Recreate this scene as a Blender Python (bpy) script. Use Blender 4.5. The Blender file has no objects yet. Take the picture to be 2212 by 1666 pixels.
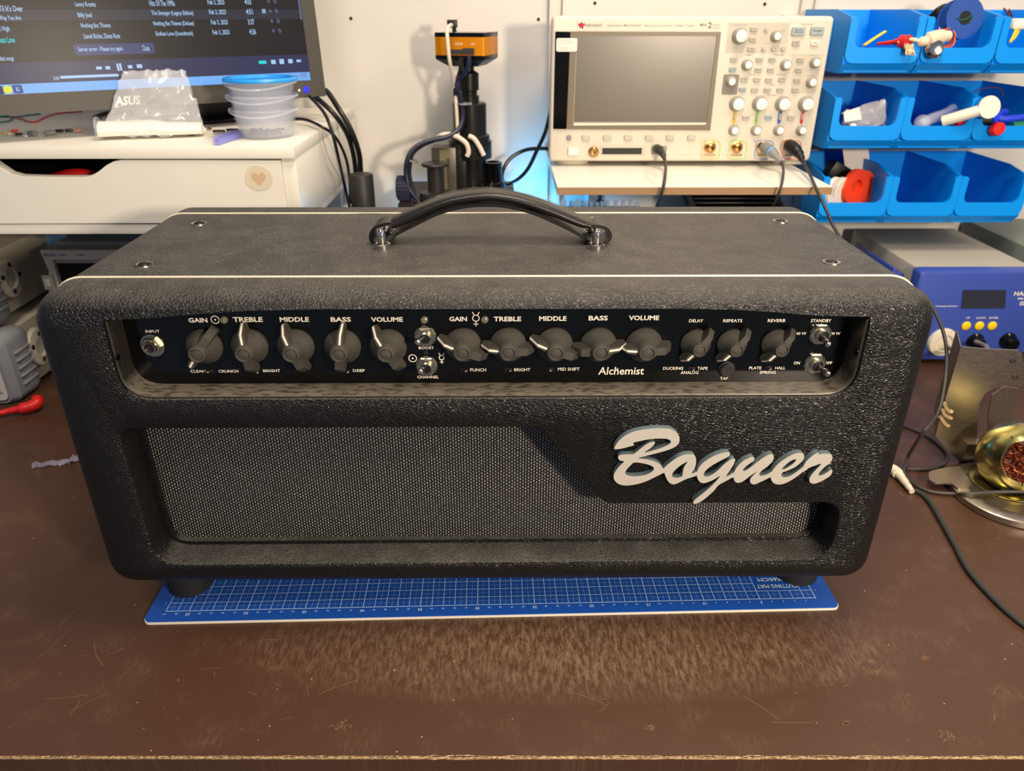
import bpy, bmesh, math, random
from mathutils import Vector, Matrix
random.seed(7)
sc = bpy.context.scene
R_ = math.radians
# ---------------------------------------------------------------- camera
CAM = Vector((0.00419, -0.5547, 0.4684)); YAW, PITCH, ROLL, FPX = 0.01112, 0.46694, 0.00146, 1605.92
_f = Vector((math.sin(YAW)*math.cos(PITCH), math.cos(YAW)*math.cos(PITCH), -math.sin(PITCH)))
_r = _f.cross(Vector((0, 0, 1))).normalized(); _u = _r.cross(_f)
_r2 = math.cos(ROLL)*_r + math.sin(ROLL)*_u; _u2 = -math.sin(ROLL)*_r + math.cos(ROLL)*_u
cd = bpy.data.cameras.new('camera'); cam = bpy.data.objects.new('camera', cd); sc.collection.objects.link(cam)
cam.matrix_world = Matrix(((_r2.x, _u2.x, -_f.x, CAM.x), (_r2.y, _u2.y, -_f.y, CAM.y), (_r2.z, _u2.z, -_f.z, CAM.z), (0, 0, 0, 1)))
cd.sensor_width = 36; cd.lens = FPX/2212*36; cd.clip_start = .01
cd.dof.use_dof = True; cd.dof.focus_distance = .60; cd.dof.aperture_fstop = 10.0
sc.camera = cam
# ---------------------------------------------------------------- world and lights
w = bpy.data.worlds.new('world'); sc.world = w; w.use_nodes = True
w.node_tree.nodes['Background'].inputs[0].default_value = (.62, .76, 1.0, 1); w.node_tree.nodes['Background'].inputs[1].default_value = .26
def area(name, loc, target, size, power, col, sy=None, spread=None):
    l = bpy.data.lights.new(name, 'AREA'); l.energy = power; l.color = col; l.size = size
    if sy: l.shape = 'RECTANGLE'; l.size_y = sy
    if spread: l.spread = spread
    o = bpy.data.objects.new(name, l); sc.collection.objects.link(o); o.location = loc
    o.rotation_euler = (Vector(target)-Vector(loc)).to_track_quat('-Z', 'Y').to_euler(); return o
area('ceiling_lamp', (.25, -.05, 1.6), (.1, .12, 0), .6, 20, (1, .84, .66), .22)
area('work_lamp', (.56, -.95, .58), (.1, .4, .28), .09, 17, (1, .83, .63))
area('front_fill_light', (-.30, -.85, 1.55), (-.3, .3, .1), .35, 12, (1, .85, .68))  # added soft fill that brightens the instruments under the drawer unit
area('side_lamp', (1.25, -.45, 1.25), (.2, .1, .2), .3, 6, (1, .83, .62))
pl = bpy.data.lights.new('blue_indicator_lamp', 'POINT'); pl.energy = 1.5; pl.color = (.10, .50, 1); pl.shadow_soft_size = .03
plo = bpy.data.objects.new('blue_indicator_lamp', pl); sc.collection.objects.link(plo); plo.location = (.025, .63, .17)
sc.view_settings.view_transform = 'Standard'; sc.view_settings.look = 'None'; sc.view_settings.exposure = 0.0; sc.view_settings.gamma = 1
sc.view_settings.use_curve_mapping = False
# ---------------------------------------------------------------- helpers
def ray(px, py):
    return _r2*((px-1106)/FPX) + _u2*(-(py-833)/FPX) + _f
def P(px, py, X=None, Y=None, Z=None):
    """the point of the place seen at photo pixel (px, py) on the plane X=, Y= or Z="""
    d = ray(px, py)
    t = (X-CAM.x)/d.x if X is not None else (Y-CAM.y)/d.y if Y is not None else (Z-CAM.z)/d.z
    return CAM + d*t
WM = {}
I4 = Matrix.Identity(4)
def T(x, y=0, z=0):
    return Matrix.Translation(x if isinstance(x, Vector) else (x, y, z))
def RZ(a): return Matrix.Rotation(a, 4, 'Z')
def frame(o, x, y, z):
    """matrix with origin o and axes x, y, z"""
    x, y, z = Vector(x).normalized(), Vector(y).normalized(), Vector(z).normalized()
    return Matrix(((x.x, y.x, z.x, o[0]), (x.y, y.y, z.y, o[1]), (x.z, y.z, z.z, o[2]), (0, 0, 0, 1)))
def FRONT(o): return frame(o, (1, 0, 0), (0, 0, 1), (0, -1, 0))      # local x right, y up, z towards the viewer
def link(o, parent, M):
    sc.collection.objects.link(o); WM[o] = M
    if parent is not None:
        o.parent = parent; o.matrix_local = WM[parent].inverted() @ M
    else: o.matrix_world = M
    return o
def tag(o, label=None, cat=None, group=None, kind=None):
    if label: o['label'] = label
    if cat: o['category'] = cat
    if group: o['group'] = group
    if kind: o['kind'] = kind
    return o
def thing(name, label, cat, loc=(0, 0, 0), rotz=0, group=None):
    return tag(link(bpy.data.objects.new(name, None), None, T(Vector(loc)) @ RZ(rotz)), label, cat, group)
class MB:
    def __init__(s): s.b = bmesh.new()
    def _m(s, vs, M):
        if M is not None: bmesh.ops.transform(s.b, matrix=M, verts=vs)
        return s
    def box(s, c, d, M=None, bev=0, seg=2):
        r = bmesh.ops.create_cube(s.b, size=1); vs = r['verts']
        bmesh.ops.transform(s.b, matrix=T(Vector(c)) @ Matrix.Diagonal((d[0], d[1], d[2], 1)), verts=vs)
        if bev:
            es = list({e for v in vs for e in v.link_edges})
            g = bmesh.ops.bevel(s.b, geom=es, offset=bev, segments=seg, profile=.5, affect='EDGES')
            vs = list({v for f in g['faces'] for v in f.verts} | {v for v in vs if v.is_valid})
        return s._m(vs, M)
    def lathe(s, prof, M=None, n=32, sx=1, sy=1):
        """profile of (radius, height) about local z"""
        rings = []; new = []
        for r, h in prof:
            if r < 1e-6: v = s.b.verts.new((0, 0, h)); rings.append([v]); new.append(v)
            else:
                q = [s.b.verts.new((r*sx*math.cos(2*math.pi*k/n), r*sy*math.sin(2*math.pi*k/n), h)) for k in range(n)]
                rings.append(q); new += q
        for a, b in zip(rings, rings[1:]):
            for k in range(n):
                k2 = (k+1) % n
                if len(a) == 1 and len(b) == 1: continue
                if len(a) == 1: s.b.faces.new((a[0], b[k], b[k2]))
                elif len(b) == 1: s.b.faces.new((a[k], b[0], a[k2]))
                else: s.b.faces.new((a[k], b[k], b[k2], a[k2]))
        if len(prof) >= 4 and prof[0][0] > 1e-6 and abs(prof[0][0]-prof[-1][0]) < 1e-6:      # a ring: close the bore instead of capping it
            a, b = rings[-1], rings[0]
            for k in range(n): s.b.faces.new((a[k], b[k], b[(k+1) % n], a[(k+1) % n]))
            return s._m(new, M)
        for q, fl in ((rings[0], 1), (rings[-1], 0)):
            if len(q) > 1: s.b.faces.new(q[::-1] if fl else q)
        return s._m(new, M)
    def cyl(s, p0, p1, r0, r1=None, n=20):
        p0, p1 = Vector(p0), Vector(p1); d = p1-p0
        M = T(p0) @ d.to_track_quat('Z', 'Y').to_matrix().to_4x4()
        return s.lathe([(r0, 0), (r0 if r1 is None else r1, d.length)], M, n)
    def ball(s, c, r, M=None, n=20, sc3=(1, 1, 1)):
        prof = [(r*math.sin(math.pi*k/12), -r*math.cos(math.pi*k/12)) for k in range(13)]
        prof[0] = (0, -r); prof[-1] = (0, r)
        MM = T(Vector(c)) @ Matrix.Diagonal((sc3[0], sc3[1], sc3[2], 1))
        return s.lathe(prof, (M @ MM) if M is not None else MM, n)
    def prism(s, poly, z0, z1, M=None, z1poly=None):
        a = [s.b.verts.new((x, y, z0)) for x, y in poly]; b = [s.b.verts.new((x, y, z1)) for x, y in (z1poly or poly)]
        n = len(a); s.b.faces.new(a[::-1]); s.b.faces.new(b)
        for k in range(n): s.b.faces.new((a[k], a[(k+1) % n], b[(k+1) % n], b[k]))
        return s._m(a+b, M)
    def loft(s, loops, M=None, caps=True, closed=True):
        L = [[s.b.verts.new(p) for p in lp] for lp in loops]; n = len(L[0])
        for a, b in zip(L, L[1:]):
            for k in range(n if closed else n-1): s.b.faces.new((a[k], a[(k+1) % n], b[(k+1) % n], b[k]))
        if caps: s.b.faces.new(L[0][::-1]); s.b.faces.new(L[-1])
        return s._m([v for q in L for v in q], M)
    def holed(s, outer, holes, z0, z1, M=None):
        """plate with holes, from z0 (back) to z1 (front)"""
        cu = bpy.data.curves.new('tmp', 'CURVE'); cu.dimensions = '2D'; cu.fill_mode = 'BOTH'; cu.extrude = (z1-z0)/2
        for pts in [outer]+holes:
            sp = cu.splines.new('POLY'); sp.points.add(len(pts)-1); sp.use_cyclic_u = True
            for q, p in zip(sp.points, pts): q.co = (p[0], p[1], 0, 1)
        return s._curve(cu, (M or I4) @ T(0, 0, (z0+z1)/2))
    def _curve(s, cu, M, fit=None):
        o = bpy.data.objects.new('tmp', cu); sc.collection.objects.link(o)
        bpy.context.view_layer.update()
        me = bpy.data.meshes.new_from_object(o.evaluated_get(bpy.context.evaluated_depsgraph_get()))
        bpy.data.objects.remove(o); bpy.data.curves.remove(cu)
        if fit and len(me.vertices):
            xs = [v.co.x for v in me.vertices]; ys = [v.co.y for v in me.vertices]
            x0, x1, y0, y1 = min(xs), max(xs), min(ys), max(ys); fx0, fx1, fy0, fy1 = fit
            sxx = (fx1-fx0)/max(x1-x0, 1e-9); syy = (fy1-fy0)/max(y1-y0, 1e-9)
            for v in me.vertices: v.co.x = fx0+(v.co.x-x0)*sxx; v.co.y = fy0+(v.co.y-y0)*syy
        me.transform(M); s.b.from_mesh(me); bpy.data.meshes.remove(me); return s
    def text(s, t, M, fit=None, size=.01, align='CENTER', bold=.0, sx=1, shear=0, ext=.00003):
        cu = bpy.data.curves.new('tmp', 'FONT'); cu.body = t; cu.align_x = align; cu.align_y = 'CENTER'
        cu.resolution_u = 2
        if fit: cu.size = .01
        else: cu.size = size
        cu.extrude = ext; cu.offset = bold*cu.size; cu.shear = shear
        return s._curve(cu, M @ Matrix.Diagonal((sx, 1, 1, 1)), fit)
    def tube(s, pts, r, n=8, smooth=6, M=None, caps=True, flat=1):
        pts = [Vector(p) for p in pts]
        if smooth > 1 and len(pts) > 2: pts = spline(pts, smooth)
        loops = []; up = None
        for i, p in enumerate(pts):
            d = (pts[min(i+1, len(pts)-1)]-pts[max(i-1, 0)]).normalized()
            if up is None: up = Vector((0, 0, 1)) if abs(d.z) < .9 else Vector((0, 1, 0))
            x = d.cross(up)
            if x.length < 1e-5: x = d.orthogonal()
            x.normalize(); y = x.cross(d).normalized(); up = y
            rr = r[i*len(r)//len(pts)] if isinstance(r, (list, tuple)) else r
            loops.append([p+x*rr*math.cos(2*math.pi*k/n)+y*rr*flat*math.sin(2*math.pi*k/n) for k in range(n)])
        return s.loft(loops, M, caps)
    def quad(s, a, b, c, d):
        s.b.faces.new([s.b.verts.new(p) for p in (a, b, c, d)]); return s
    def done(s, name, mat, parent=None, M=I4, smooth=True, label=None, ang=35, recalc=True):
        if recalc: bmesh.ops.recalc_face_normals(s.b, faces=s.b.faces[:])
        me = bpy.data.meshes.new(name); s.b.to_mesh(me); s.b.free()
        for m in (mat if isinstance(mat, (list, tuple)) else [mat]): me.materials.append(m)
        if smooth:
            me.polygons.foreach_set('use_smooth', [True]*len(me.polygons))
            try: me.set_sharp_from_angle(angle=R_(ang))
            except Exception: pass
        o = bpy.data.objects.new(name, me); link(o, parent, M)
        if label: o['label'] = label
        return o
def spline(pts, k, closed=False):
    out = []; n = len(pts); rng = n if closed else n-1
    for i in range(rng):
        if closed: p0, p1, p2, p3 = pts[(i-1) % n], pts[i], pts[(i+1) % n], pts[(i+2) % n]
        else: p0, p1, p2, p3 = pts[max(i-1, 0)], pts[i], pts[i+1], pts[min(i+2, n-1)]
        for j in range(k):
            t = j/k
            out.append(((-t+2*t*t-t**3)*p0+(2-5*t*t+3*t**3)*p1+(t+4*t*t-3*t**3)*p2+(-t*t+t**3)*p3)*.5)
    if not closed: out.append(pts[-1])
    return out
def spl2(pts, k=4): return [(v.x, v.y) for v in spline([Vector((p[0], p[1])) for p in pts], k, True)]
def rrect(x0, x1, y0, y1, r, n=5):
    if not isinstance(r, (tuple, list)): r = (r,)*4
    out = []
    for (cx, cy, a, q) in ((x1-r[0], y1-r[0], 0, r[0]), (x0+r[1], y1-r[1], 90, r[1]), (x0+r[2], y0+r[2], 180, r[2]), (x1-r[3], y0+r[3], 270, r[3])):
        for k in range(n+1): out.append((cx+q*math.cos(R_(a+90*k/n)), cy+q*math.sin(R_(a+90*k/n))))
    return out
def roundpoly(pts, rs, n=6):
    """polygon with each corner rounded by its radius"""
    out = []; N = len(pts)
    for i in range(N):
        p = Vector(pts[i]); a = Vector(pts[i-1])-p; b = Vector(pts[(i+1) % N])-p; r = rs[i] if isinstance(rs, (list, tuple)) else rs
        if r <= 0: out.append(tuple(p)); continue
        la, lb = a.length, b.length; a.normalize(); b.normalize()
        th = a.angle(b); t = min(r/math.tan(th/2), la*.49, lb*.49)
        p0, p1 = p+a*t, p+b*t
        for k in range(n+1):
            s = k/n; q = p0*(1-s)**2+p*2*s*(1-s)+p1*s*s; out.append((q.x, q.y))
    return out
def offset(poly, d):
    """offset a counter-clockwise polygon outward by d"""
    out = []; N = len(poly)
    for i in range(N):
        a = Vector(poly[i])-Vector(poly[i-1]); b = Vector(poly[(i+1) % N])-Vector(poly[i])
        if a.length < 1e-9: a = b
        if b.length < 1e-9: b = a
        na = Vector((a.y, -a.x)).normalized(); nb = Vector((b.y, -b.x)).normalized(); m = (na+nb)
        m = m.normalized() if m.length > 1e-6 else na
        c = max(.5, m.dot(na)); out.append((poly[i][0]+m.x*d/c, poly[i][1]+m.y*d/c))
    return out
# ---------------------------------------------------------------- materials
def srgb(*c): return tuple(((x/255)/12.92 if x/255 <= .04045 else ((x/255+.055)/1.055)**2.4) for x in c)+(1,)
MATS = {}
def mat(name, col, rough=.5, metal=0, spec=.5, bump=0, bscale=200, var=0, vscale=20, alpha=1, trans=0, emit=None, estr=0, coat=0, sss=0, ior=1.45):
    if name in MATS: return MATS[name]
    m = bpy.data.materials.new(name); m.use_nodes = True; nt = m.node_tree; b = nt.nodes['Principled BSDF']; MATS[name] = m
    c = srgb(*col) if max(col) > 1 else tuple(col)+(1,)
    b.inputs['Base Color'].default_value = c; b.inputs['Roughness'].default_value = rough; b.inputs['Metallic'].default_value = metal
    b.inputs['Specular IOR Level'].default_value = spec; b.inputs['Alpha'].default_value = alpha; b.inputs['Transmission Weight'].default_value = trans
    b.inputs['Coat Weight'].default_value = coat; b.inputs['IOR'].default_value = ior
    if emit: b.inputs['Emission Color'].default_value = srgb(*emit); b.inputs['Emission Strength'].default_value = estr
    tc = nt.nodes.new('ShaderNodeTexCoord')
    n = nt.nodes.new('ShaderNodeTexNoise'); n.inputs['Scale'].default_value = vscale; n.inputs['Detail'].default_value = 5
    nt.links.new(tc.outputs['Object'], n.inputs['Vector'])
    v = var or .04
    mx = nt.nodes.new('ShaderNodeMix'); mx.data_type = 'RGBA'; mx.inputs['A'].default_value = tuple(x*(1-v) for x in c[:3])+(1,)
    mx.inputs['B'].default_value = tuple(min(1, x*(1+v)) for x in c[:3])+(1,)
    nt.links.new(n.outputs['Fac'], mx.inputs['Factor']); nt.links.new(mx.outputs['Result'], b.inputs['Base Color'])
    if bump:
        n2 = nt.nodes.new('ShaderNodeTexNoise'); n2.inputs['Scale'].default_value = bscale; n2.inputs['Detail'].default_value = 3
        nt.links.new(tc.outputs['Object'], n2.inputs['Vector'])
        bp = nt.nodes.new('ShaderNodeBump'); bp.inputs['Strength'].default_value = bump; bp.inputs['Distance'].default_value = .001
        nt.links.new(n2.outputs['Fac'], bp.inputs['Height']); nt.links.new(bp.outputs['Normal'], b.inputs['Normal'])
    return m
class NT:
    def __init__(s, name):
        s.m = bpy.data.materials.new(name); s.m.use_nodes = True; s.t = s.m.node_tree; s.b = s.t.nodes['Principled BSDF']
        s.tc = s.t.nodes.new('ShaderNodeTexCoord').outputs['Object']
    def n(s, typ, ins=None, **kw):
        nd = s.t.nodes.new(typ)
        for k, v in kw.items(): setattr(nd, k, v)
        for k, v in (ins or {}).items():
            if isinstance(v, bpy.types.NodeSocket): s.t.links.new(v, nd.inputs[k])
            else: nd.inputs[k].default_value = v
        return nd
    def L(s, a, b): s.t.links.new(a, b)
    def map(s, scale=(1, 1, 1), rot=(0, 0, 0), loc=(0, 0, 0)):
        return s.n('ShaderNodeMapping', {'Vector': s.tc, 'Scale': scale, 'Rotation': rot, 'Location': loc}).outputs[0]
    def ramp(s, fac, stops):
        r = s.n('ShaderNodeValToRGB', {'Fac': fac}); e = r.color_ramp.elements
        while len(e) > 1: e.remove(e[-1])
        e[0].position = stops[0][0]; e[0].color = stops[0][1]
        for p, c in stops[1:]: q = e.new(p); q.color = c
        return r.outputs['Color']
    def math(s, op, a, b=None, c=None):
        nd = s.n('ShaderNodeMath', operation=op)
        for i, v in enumerate((a, b, c)):
            if v is None: continue
            if isinstance(v, bpy.types.NodeSocket): s.L(v, nd.inputs[i])
            else: nd.inputs[i].default_value = v
        return nd.outputs[0]
    def mix(s, f, a, b, bt='MIX'):
        nd = s.n('ShaderNodeMix', data_type='RGBA', blend_type=bt)
        for k, v in (('Factor', f), ('A', a), ('B', b)):
            if isinstance(v, bpy.types.NodeSocket): s.L(v, nd.inputs[k])
            else: nd.inputs[k].default_value = v
        return nd.outputs['Result']
def g(v): return (v, v, v, 1)
def make_tolex():
    s = NT('black_pebbled_vinyl')
    wv = s.n('ShaderNodeTexNoise', {'Vector': s.map((60, 60, 60)), 'Scale': 1.0, 'Detail': 2})
    co = s.n('ShaderNodeVectorMath', {0: s.tc, 1: s.n('ShaderNodeVectorMath', {0: wv.outputs['Color'], 'Scale': .004}, operation='SCALE').outputs[0]}, operation='ADD').outputs[0]
    mp = s.n('ShaderNodeMapping', {'Vector': co, 'Scale': (360, 480, 620)}).outputs[0]
    v1 = s.n('ShaderNodeTexVoronoi', {'Vector': mp, 'Scale': 1.0, 'Randomness': 1}, feature='DISTANCE_TO_EDGE').outputs['Distance']
    mp2 = s.n('ShaderNodeMapping', {'Vector': co, 'Scale': (1500, 1500, 1500)}).outputs[0]
    v2 = s.n('ShaderNodeTexVoronoi', {'Vector': mp2, 'Scale': 1.0}, feature='SMOOTH_F1').outputs['Distance']
    lo_ = s.n('ShaderNodeTexNoise', {'Vector': s.map((120, 150, 260)), 'Detail': 2}).outputs['Fac']
    h = s.math('ADD', s.math('ADD', s.math('MINIMUM', s.math('MULTIPLY', v1, 3.4), .9), s.math('MULTIPLY', v2, -.25)), s.math('MULTIPLY', lo_, .5))
    bp = s.n('ShaderNodeBump', {'Height': h, 'Strength': .62, 'Distance': .0006}).outputs[0]
    s.L(bp, s.b.inputs['Normal'])
    # settled dust lies on whatever faces straight up
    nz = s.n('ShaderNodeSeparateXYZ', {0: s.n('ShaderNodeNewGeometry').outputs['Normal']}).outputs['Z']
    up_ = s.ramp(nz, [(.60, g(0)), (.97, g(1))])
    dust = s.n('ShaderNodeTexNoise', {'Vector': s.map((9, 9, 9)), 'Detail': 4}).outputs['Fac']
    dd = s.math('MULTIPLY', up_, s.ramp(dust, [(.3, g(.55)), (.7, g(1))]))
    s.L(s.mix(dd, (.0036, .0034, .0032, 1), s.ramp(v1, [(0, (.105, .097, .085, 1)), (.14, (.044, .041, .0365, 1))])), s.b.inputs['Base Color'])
    s.L(s.mix(dd, s.ramp(v1, [(0, g(.55)), (.2, g(.27))]), g(.5)), s.b.inputs['Roughness']); s.b.inputs['Specular IOR Level'].default_value = .36
    return s.m
def make_cloth():
    s = NT('woven_grille_cloth')
    sx = s.n('ShaderNodeSeparateXYZ', {0: s.tc})
    X = s.math('MULTIPLY', sx.outputs['X'], 1/.0022); Z = s.math('MULTIPLY', sx.outputs['Z'], 1/.0030)
    row = s.math('MODULO', s.math('FLOOR', s.math('ADD', X, 1000)), 2.0)
    fx = s.math('FRACT', s.math('ADD', X, 1000)); fz = s.math('FRACT', s.math('ADD', s.math('ADD', Z, 1000), s.math('MULTIPLY', row, .5)))
    ax = s.math('ABSOLUTE', s.math('SUBTRACT', fx, .5)); az = s.math('ABSOLUTE', s.math('SUBTRACT', fz, .5))
    d = s.math('MAXIMUM', s.math('MULTIPLY', ax, 1.35), az)
    k = s.ramp(d, [(.24, g(1)), (.36, g(0))])
    nz = s.n('ShaderNodeTexNoise', {'Vector': s.map((420, 1, 330)), 'Detail': 1}).outputs['Fac']
    br = s.ramp(nz, [(.30, (.07, .065, .06, 1)), (.52, (.22, .21, .19, 1)), (.72, (.80, .77, .72, 1))])
    s.L(s.mix(k, (.006, .006, .0055, 1), br), s.b.inputs['Base Color'])
    s.L(s.math('MULTIPLY', k, .35), s.b.inputs['Metallic']); s.b.inputs['Roughness'].default_value = .42
    s.L(s.n('ShaderNodeBump', {'Height': k, 'Strength': .6, 'Distance': .0006}).outputs[0], s.b.inputs['Normal'])
    return s.m
def make_table():
    s = NT('dark_brown_film_faced_board')
    fine = s.n('ShaderNodeTexNoise', {'Vector': s.map((420, 300, 1)), 'Detail': 8, 'Roughness': .75}).outputs['Fac']
    str_ = s.n('ShaderNodeTexNoise', {'Vector': s.map((60, 16, 1), rot=(0, 0, .10)), 'Detail': 9, 'Roughness': .75}).outputs['Fac']
    big = s.n('ShaderNodeTexNoise', {'Vector': s.map((5, 7, 1), loc=(.4, .2, 0)), 'Detail': 3}).outputs['Fac']
    base = s.mix(s.ramp(fine, [(.3, g(0)), (.7, g(1))]), (.040, .0165, .0085, 1), (.072, .031, .016, 1))
    sx = s.n('ShaderNodeSeparateXYZ', {0: s.tc})
    # paler, streaky patch in the middle of the front edge of the board
    dx = s.math('DIVIDE', s.math('SUBTRACT', sx.outputs['X'], .06), .30); dy = s.math('DIVIDE', s.math('SUBTRACT', sx.outputs['Y'], -.105), .06)
    rr = s.math('ADD', s.math('MULTIPLY', dx, dx), s.math('MULTIPLY', dy, dy))
    patch = s.math('MAXIMUM', s.math('SUBTRACT', 1.0, rr), 0.0)
    pale_streaks = s.math('MULTIPLY', s.ramp(s.math('ADD', s.math('MULTIPLY', str_, .6), s.math('MULTIPLY', fine, .4)), [(.46, g(0)), (.56, g(1))]), s.math('ADD', s.math('MULTIPLY', patch, .85), s.math('MULTIPLY', s.ramp(big, [(.5, g(0)), (.8, g(1))]), .35)))
    c = s.mix(pale_streaks, base, (.175, .118, .072, 1))
    vo = s.n('ShaderNodeTexVoronoi', {'Vector': s.map((55, 55, 1)), 'Scale': 1.0}, feature='F1')
    sp = s.math('LESS_THAN', vo.outputs['Distance'], .035)
    c = s.mix(s.math('MULTIPLY', sp, .7), c, (.45, .33, .22, 1))
    s.L(c, s.b.inputs['Base Color'])
    s.L(s.ramp(fine, [(.3, g(.30)), (.7, g(.46))]), s.b.inputs['Roughness']); s.b.inputs['Specular IOR Level'].default_value = .5
    s.L(s.n('ShaderNodeBump', {'Height': fine, 'Strength': .25, 'Distance': .0004}).outputs[0], s.b.inputs['Normal'])
    return s.m
def make_edge():
    s = NT('plywood_edge')
    n = s.n('ShaderNodeTexNoise', {'Vector': s.map((90, 10, 400)), 'Detail': 6, 'Roughness': .7}).outputs['Fac']
    s.L(s.ramp(n, [(.38, (.06, .026, .016, 1)), (.50, (.35, .22, .10, 1)), (.62, (.68, .52, .30, 1))]), s.b.inputs['Base Color']); s.b.inputs['Roughness'].default_value = .7
    return s.m
def make_wall():
    s = NT('painted_wall')
    n = s.n('ShaderNodeTexNoise', {'Vector': s.map((3, 3, 3)), 'Detail': 4}).outputs['Fac']
    s.L(s.mix(n, (.60, .57, .53, 1), (.68, .65, .60, 1)), s.b.inputs['Base Color']); s.b.inputs['Roughness'].default_value = .75
    f = s.n('ShaderNodeTexNoise', {'Vector': s.map((300, 300, 300)), 'Detail': 3}).outputs['Fac']
    s.L(s.n('ShaderNodeBump', {'Height': f, 'Strength': .15, 'Distance': .001}).outputs[0], s.b.inputs['Normal'])
    return s.m
def make_brushed(name, c, sc3, rough=.35, metal=1):
    s = NT(name)
    n = s.n('ShaderNodeTexNoise', {'Vector': s.map(sc3), 'Detail': 4, 'Roughness': .7}).outputs['Fac']
    s.L(s.mix(n, tuple(x*.75 for x in c)+(1,), tuple(min(1, x*1.2) for x in c)+(1,)), s.b.inputs['Base Color'])
    s.b.inputs['Metallic'].default_value = metal; s.L(s.math('ADD', s.math('MULTIPLY', n, .25), rough-.12), s.b.inputs['Roughness'])
    return s.m
TOLEX = make_tolex(); CLOTH = make_cloth(); TABLE = make_table(); EDGE = make_edge(); WALLM = make_wall()
def make_liner():
    s = NT('scuffed_black_plastic')
    n = s.n('ShaderNodeTexNoise', {'Vector': s.map((25, 200, 200)), 'Detail': 5, 'Roughness': .7}).outputs['Fac']
    sm = s.n('ShaderNodeTexNoise', {'Vector': s.map((22, 60, 60), loc=(.3, 0, 0)), 'Detail': 4}).outputs['Fac']
    nz = s.n('ShaderNodeSeparateXYZ', {0: s.n('ShaderNodeNewGeometry').outputs['Normal']}).outputs['Z']
    dd = s.math('MULTIPLY', s.ramp(nz, [(.2, g(.06)), (.9, g(1))]), s.ramp(sm, [(.38, g(.35)), (.52, g(1))]))
    s.L(s.mix(dd, (.012, .010, .008, 1), s.mix(n, (.10, .085, .062, 1), (.20, .175, .135, 1))), s.b.inputs['Base Color']); s.b.inputs['Roughness'].default_value = .38
    return s.m
LINER = make_liner()
LOGO = make_brushed('brushed_aluminium_plate', (.52, .48, .42), (40, 900, 900), .42, .25)
STEEL = make_brushed('brushed_stainless_steel', (.42, .37, .31), (30, 30, 200), .34)
CHROME = mat('chrome', (205, 198, 188), .14, 1); NICKEL = mat('nickel', (190, 178, 155), .25, 1)
BLACKGLOSS = mat('glossy_black_acrylic', (8, 8, 8), .12, 0, .35); BLACK = mat('black_plastic', (16, 16, 17), .42)
KNOB = mat('dusty_grey_plastic', (62, 59, 53), .62, bump=.5, bscale=1500, var=.35, vscale=500); INK = mat('off_white_ink', (226, 216, 200), .6)
PIPING = mat('silver_piping', (215, 205, 185), .4, .2); RUBBER = mat('black_rubber', (30, 29, 27), .6); LEATHER = mat('black_leather', (18, 17, 16), .36, bump=.12, bscale=600)
THREAD = mat('grey_thread', (105, 98, 88), .7); WHITE = mat('white_plastic', (225, 219, 205), .45); WHITEP = mat('white_laminate', (222, 217, 205), .35)
CREAM = mat('cream_plastic', (206, 198, 178), .5); GREYBEIGE = mat('grey_beige_plastic', (168, 162, 148), .5); GREY = mat('mid_grey_plastic', (128, 128, 126), .5)
DGREY = mat('dark_grey_plastic', (52, 51, 49), .45); BLUEBIN = mat('blue_polypropylene', (0, 142, 235), .38, spec=.4); MATBLUE = mat('blue_vinyl_mat', (20, 74, 165), .5, bump=.2, bscale=1200)
STBLUE = mat('blue_enamel', (52, 74, 158), .42); YEL = mat('yellow_plastic', (236, 196, 20), .4); RED = mat('red_plastic', (206, 26, 22), .4); ORANGE = mat('orange_wire', (224, 98, 30), .5)
GREEN = mat('green_plastic', (20, 110, 70), .5); TEAL = mat('teal_wire', (20, 120, 110), .5); COPPER = mat('copper_wool', (120, 56, 36), .4, .8); BRASS = mat('polished_brass', (182, 172, 110), .22, 1)
GOLD = mat('gold_plate', (176, 140, 88), .3, 1); AMBER = mat('amber_anodised', (226, 140, 10), .35, .45); PAPER = mat('white_paper', (228, 218, 208), .7); GLASSY = mat('clear_plastic_film', (225, 228, 232), .16, alpha=.30, spec=.8)
TUBM = mat('frosted_clear_plastic', (225, 230, 245), .12, alpha=.24, spec=.6); LIDB = mat('bright_blue_lid', (40, 150, 240), .35, alpha=.92); BROWNW = mat('brown_wire', (110, 62, 40), .5)
def flat(name, c): return mat(name, c, .55)
exec_parts = []
# ================================================================ the setting
WALL_Y = .72
o = MB().box((.1, WALL_Y+.05, .45), (3.6, .1, 2.6)).done('wall_back', WALLM, smooth=False); tag(o, kind='structure')
o = MB().box((.1, -.3, -.80), (3.6, 2.14, .1)).done('floor', mat('grey_floor', (120, 112, 104), .5), smooth=False); tag(o, kind='structure')
# ================================================================ workbench
tb = thing('workbench', 'dark brown workbench with a scratched glossy top and worn pale front edge', 'workbench', (.05, .25, -.75))
xl, xr = -1.15, 1.25
fl = [(xl, -.1948), (xr, -.2177), (xr, .715), (xl, .715)]
top = MB().prism(fl, -.022, 0).done('tabletop', TABLE, tb, smooth=False)
ed = MB(); e0 = Vector((xl, -.1948, 0)); e1 = Vector((xr, -.2177, 0)); dv = (e1-e0).normalized(); N = 400; rnd = random.Random(3)
lo = []
for k in range(N+1):
    p = e0.lerp(e1, k/N); a = .0004+.0011*abs(rnd.gauss(0, .6)); lo.append([Vector((p.x, p.y+a*.9, .00012)), Vector((p.x, p.y-.0004, -.0003)), Vector((p.x, p.y-.0004, -.0012-.7*a))])
ed.loft(lo, caps=False, closed=False); ed.done('worn_edge', EDGE, top, smooth=False, label='chipped pale edge line', recalc=False)
scm = MB()
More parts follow.
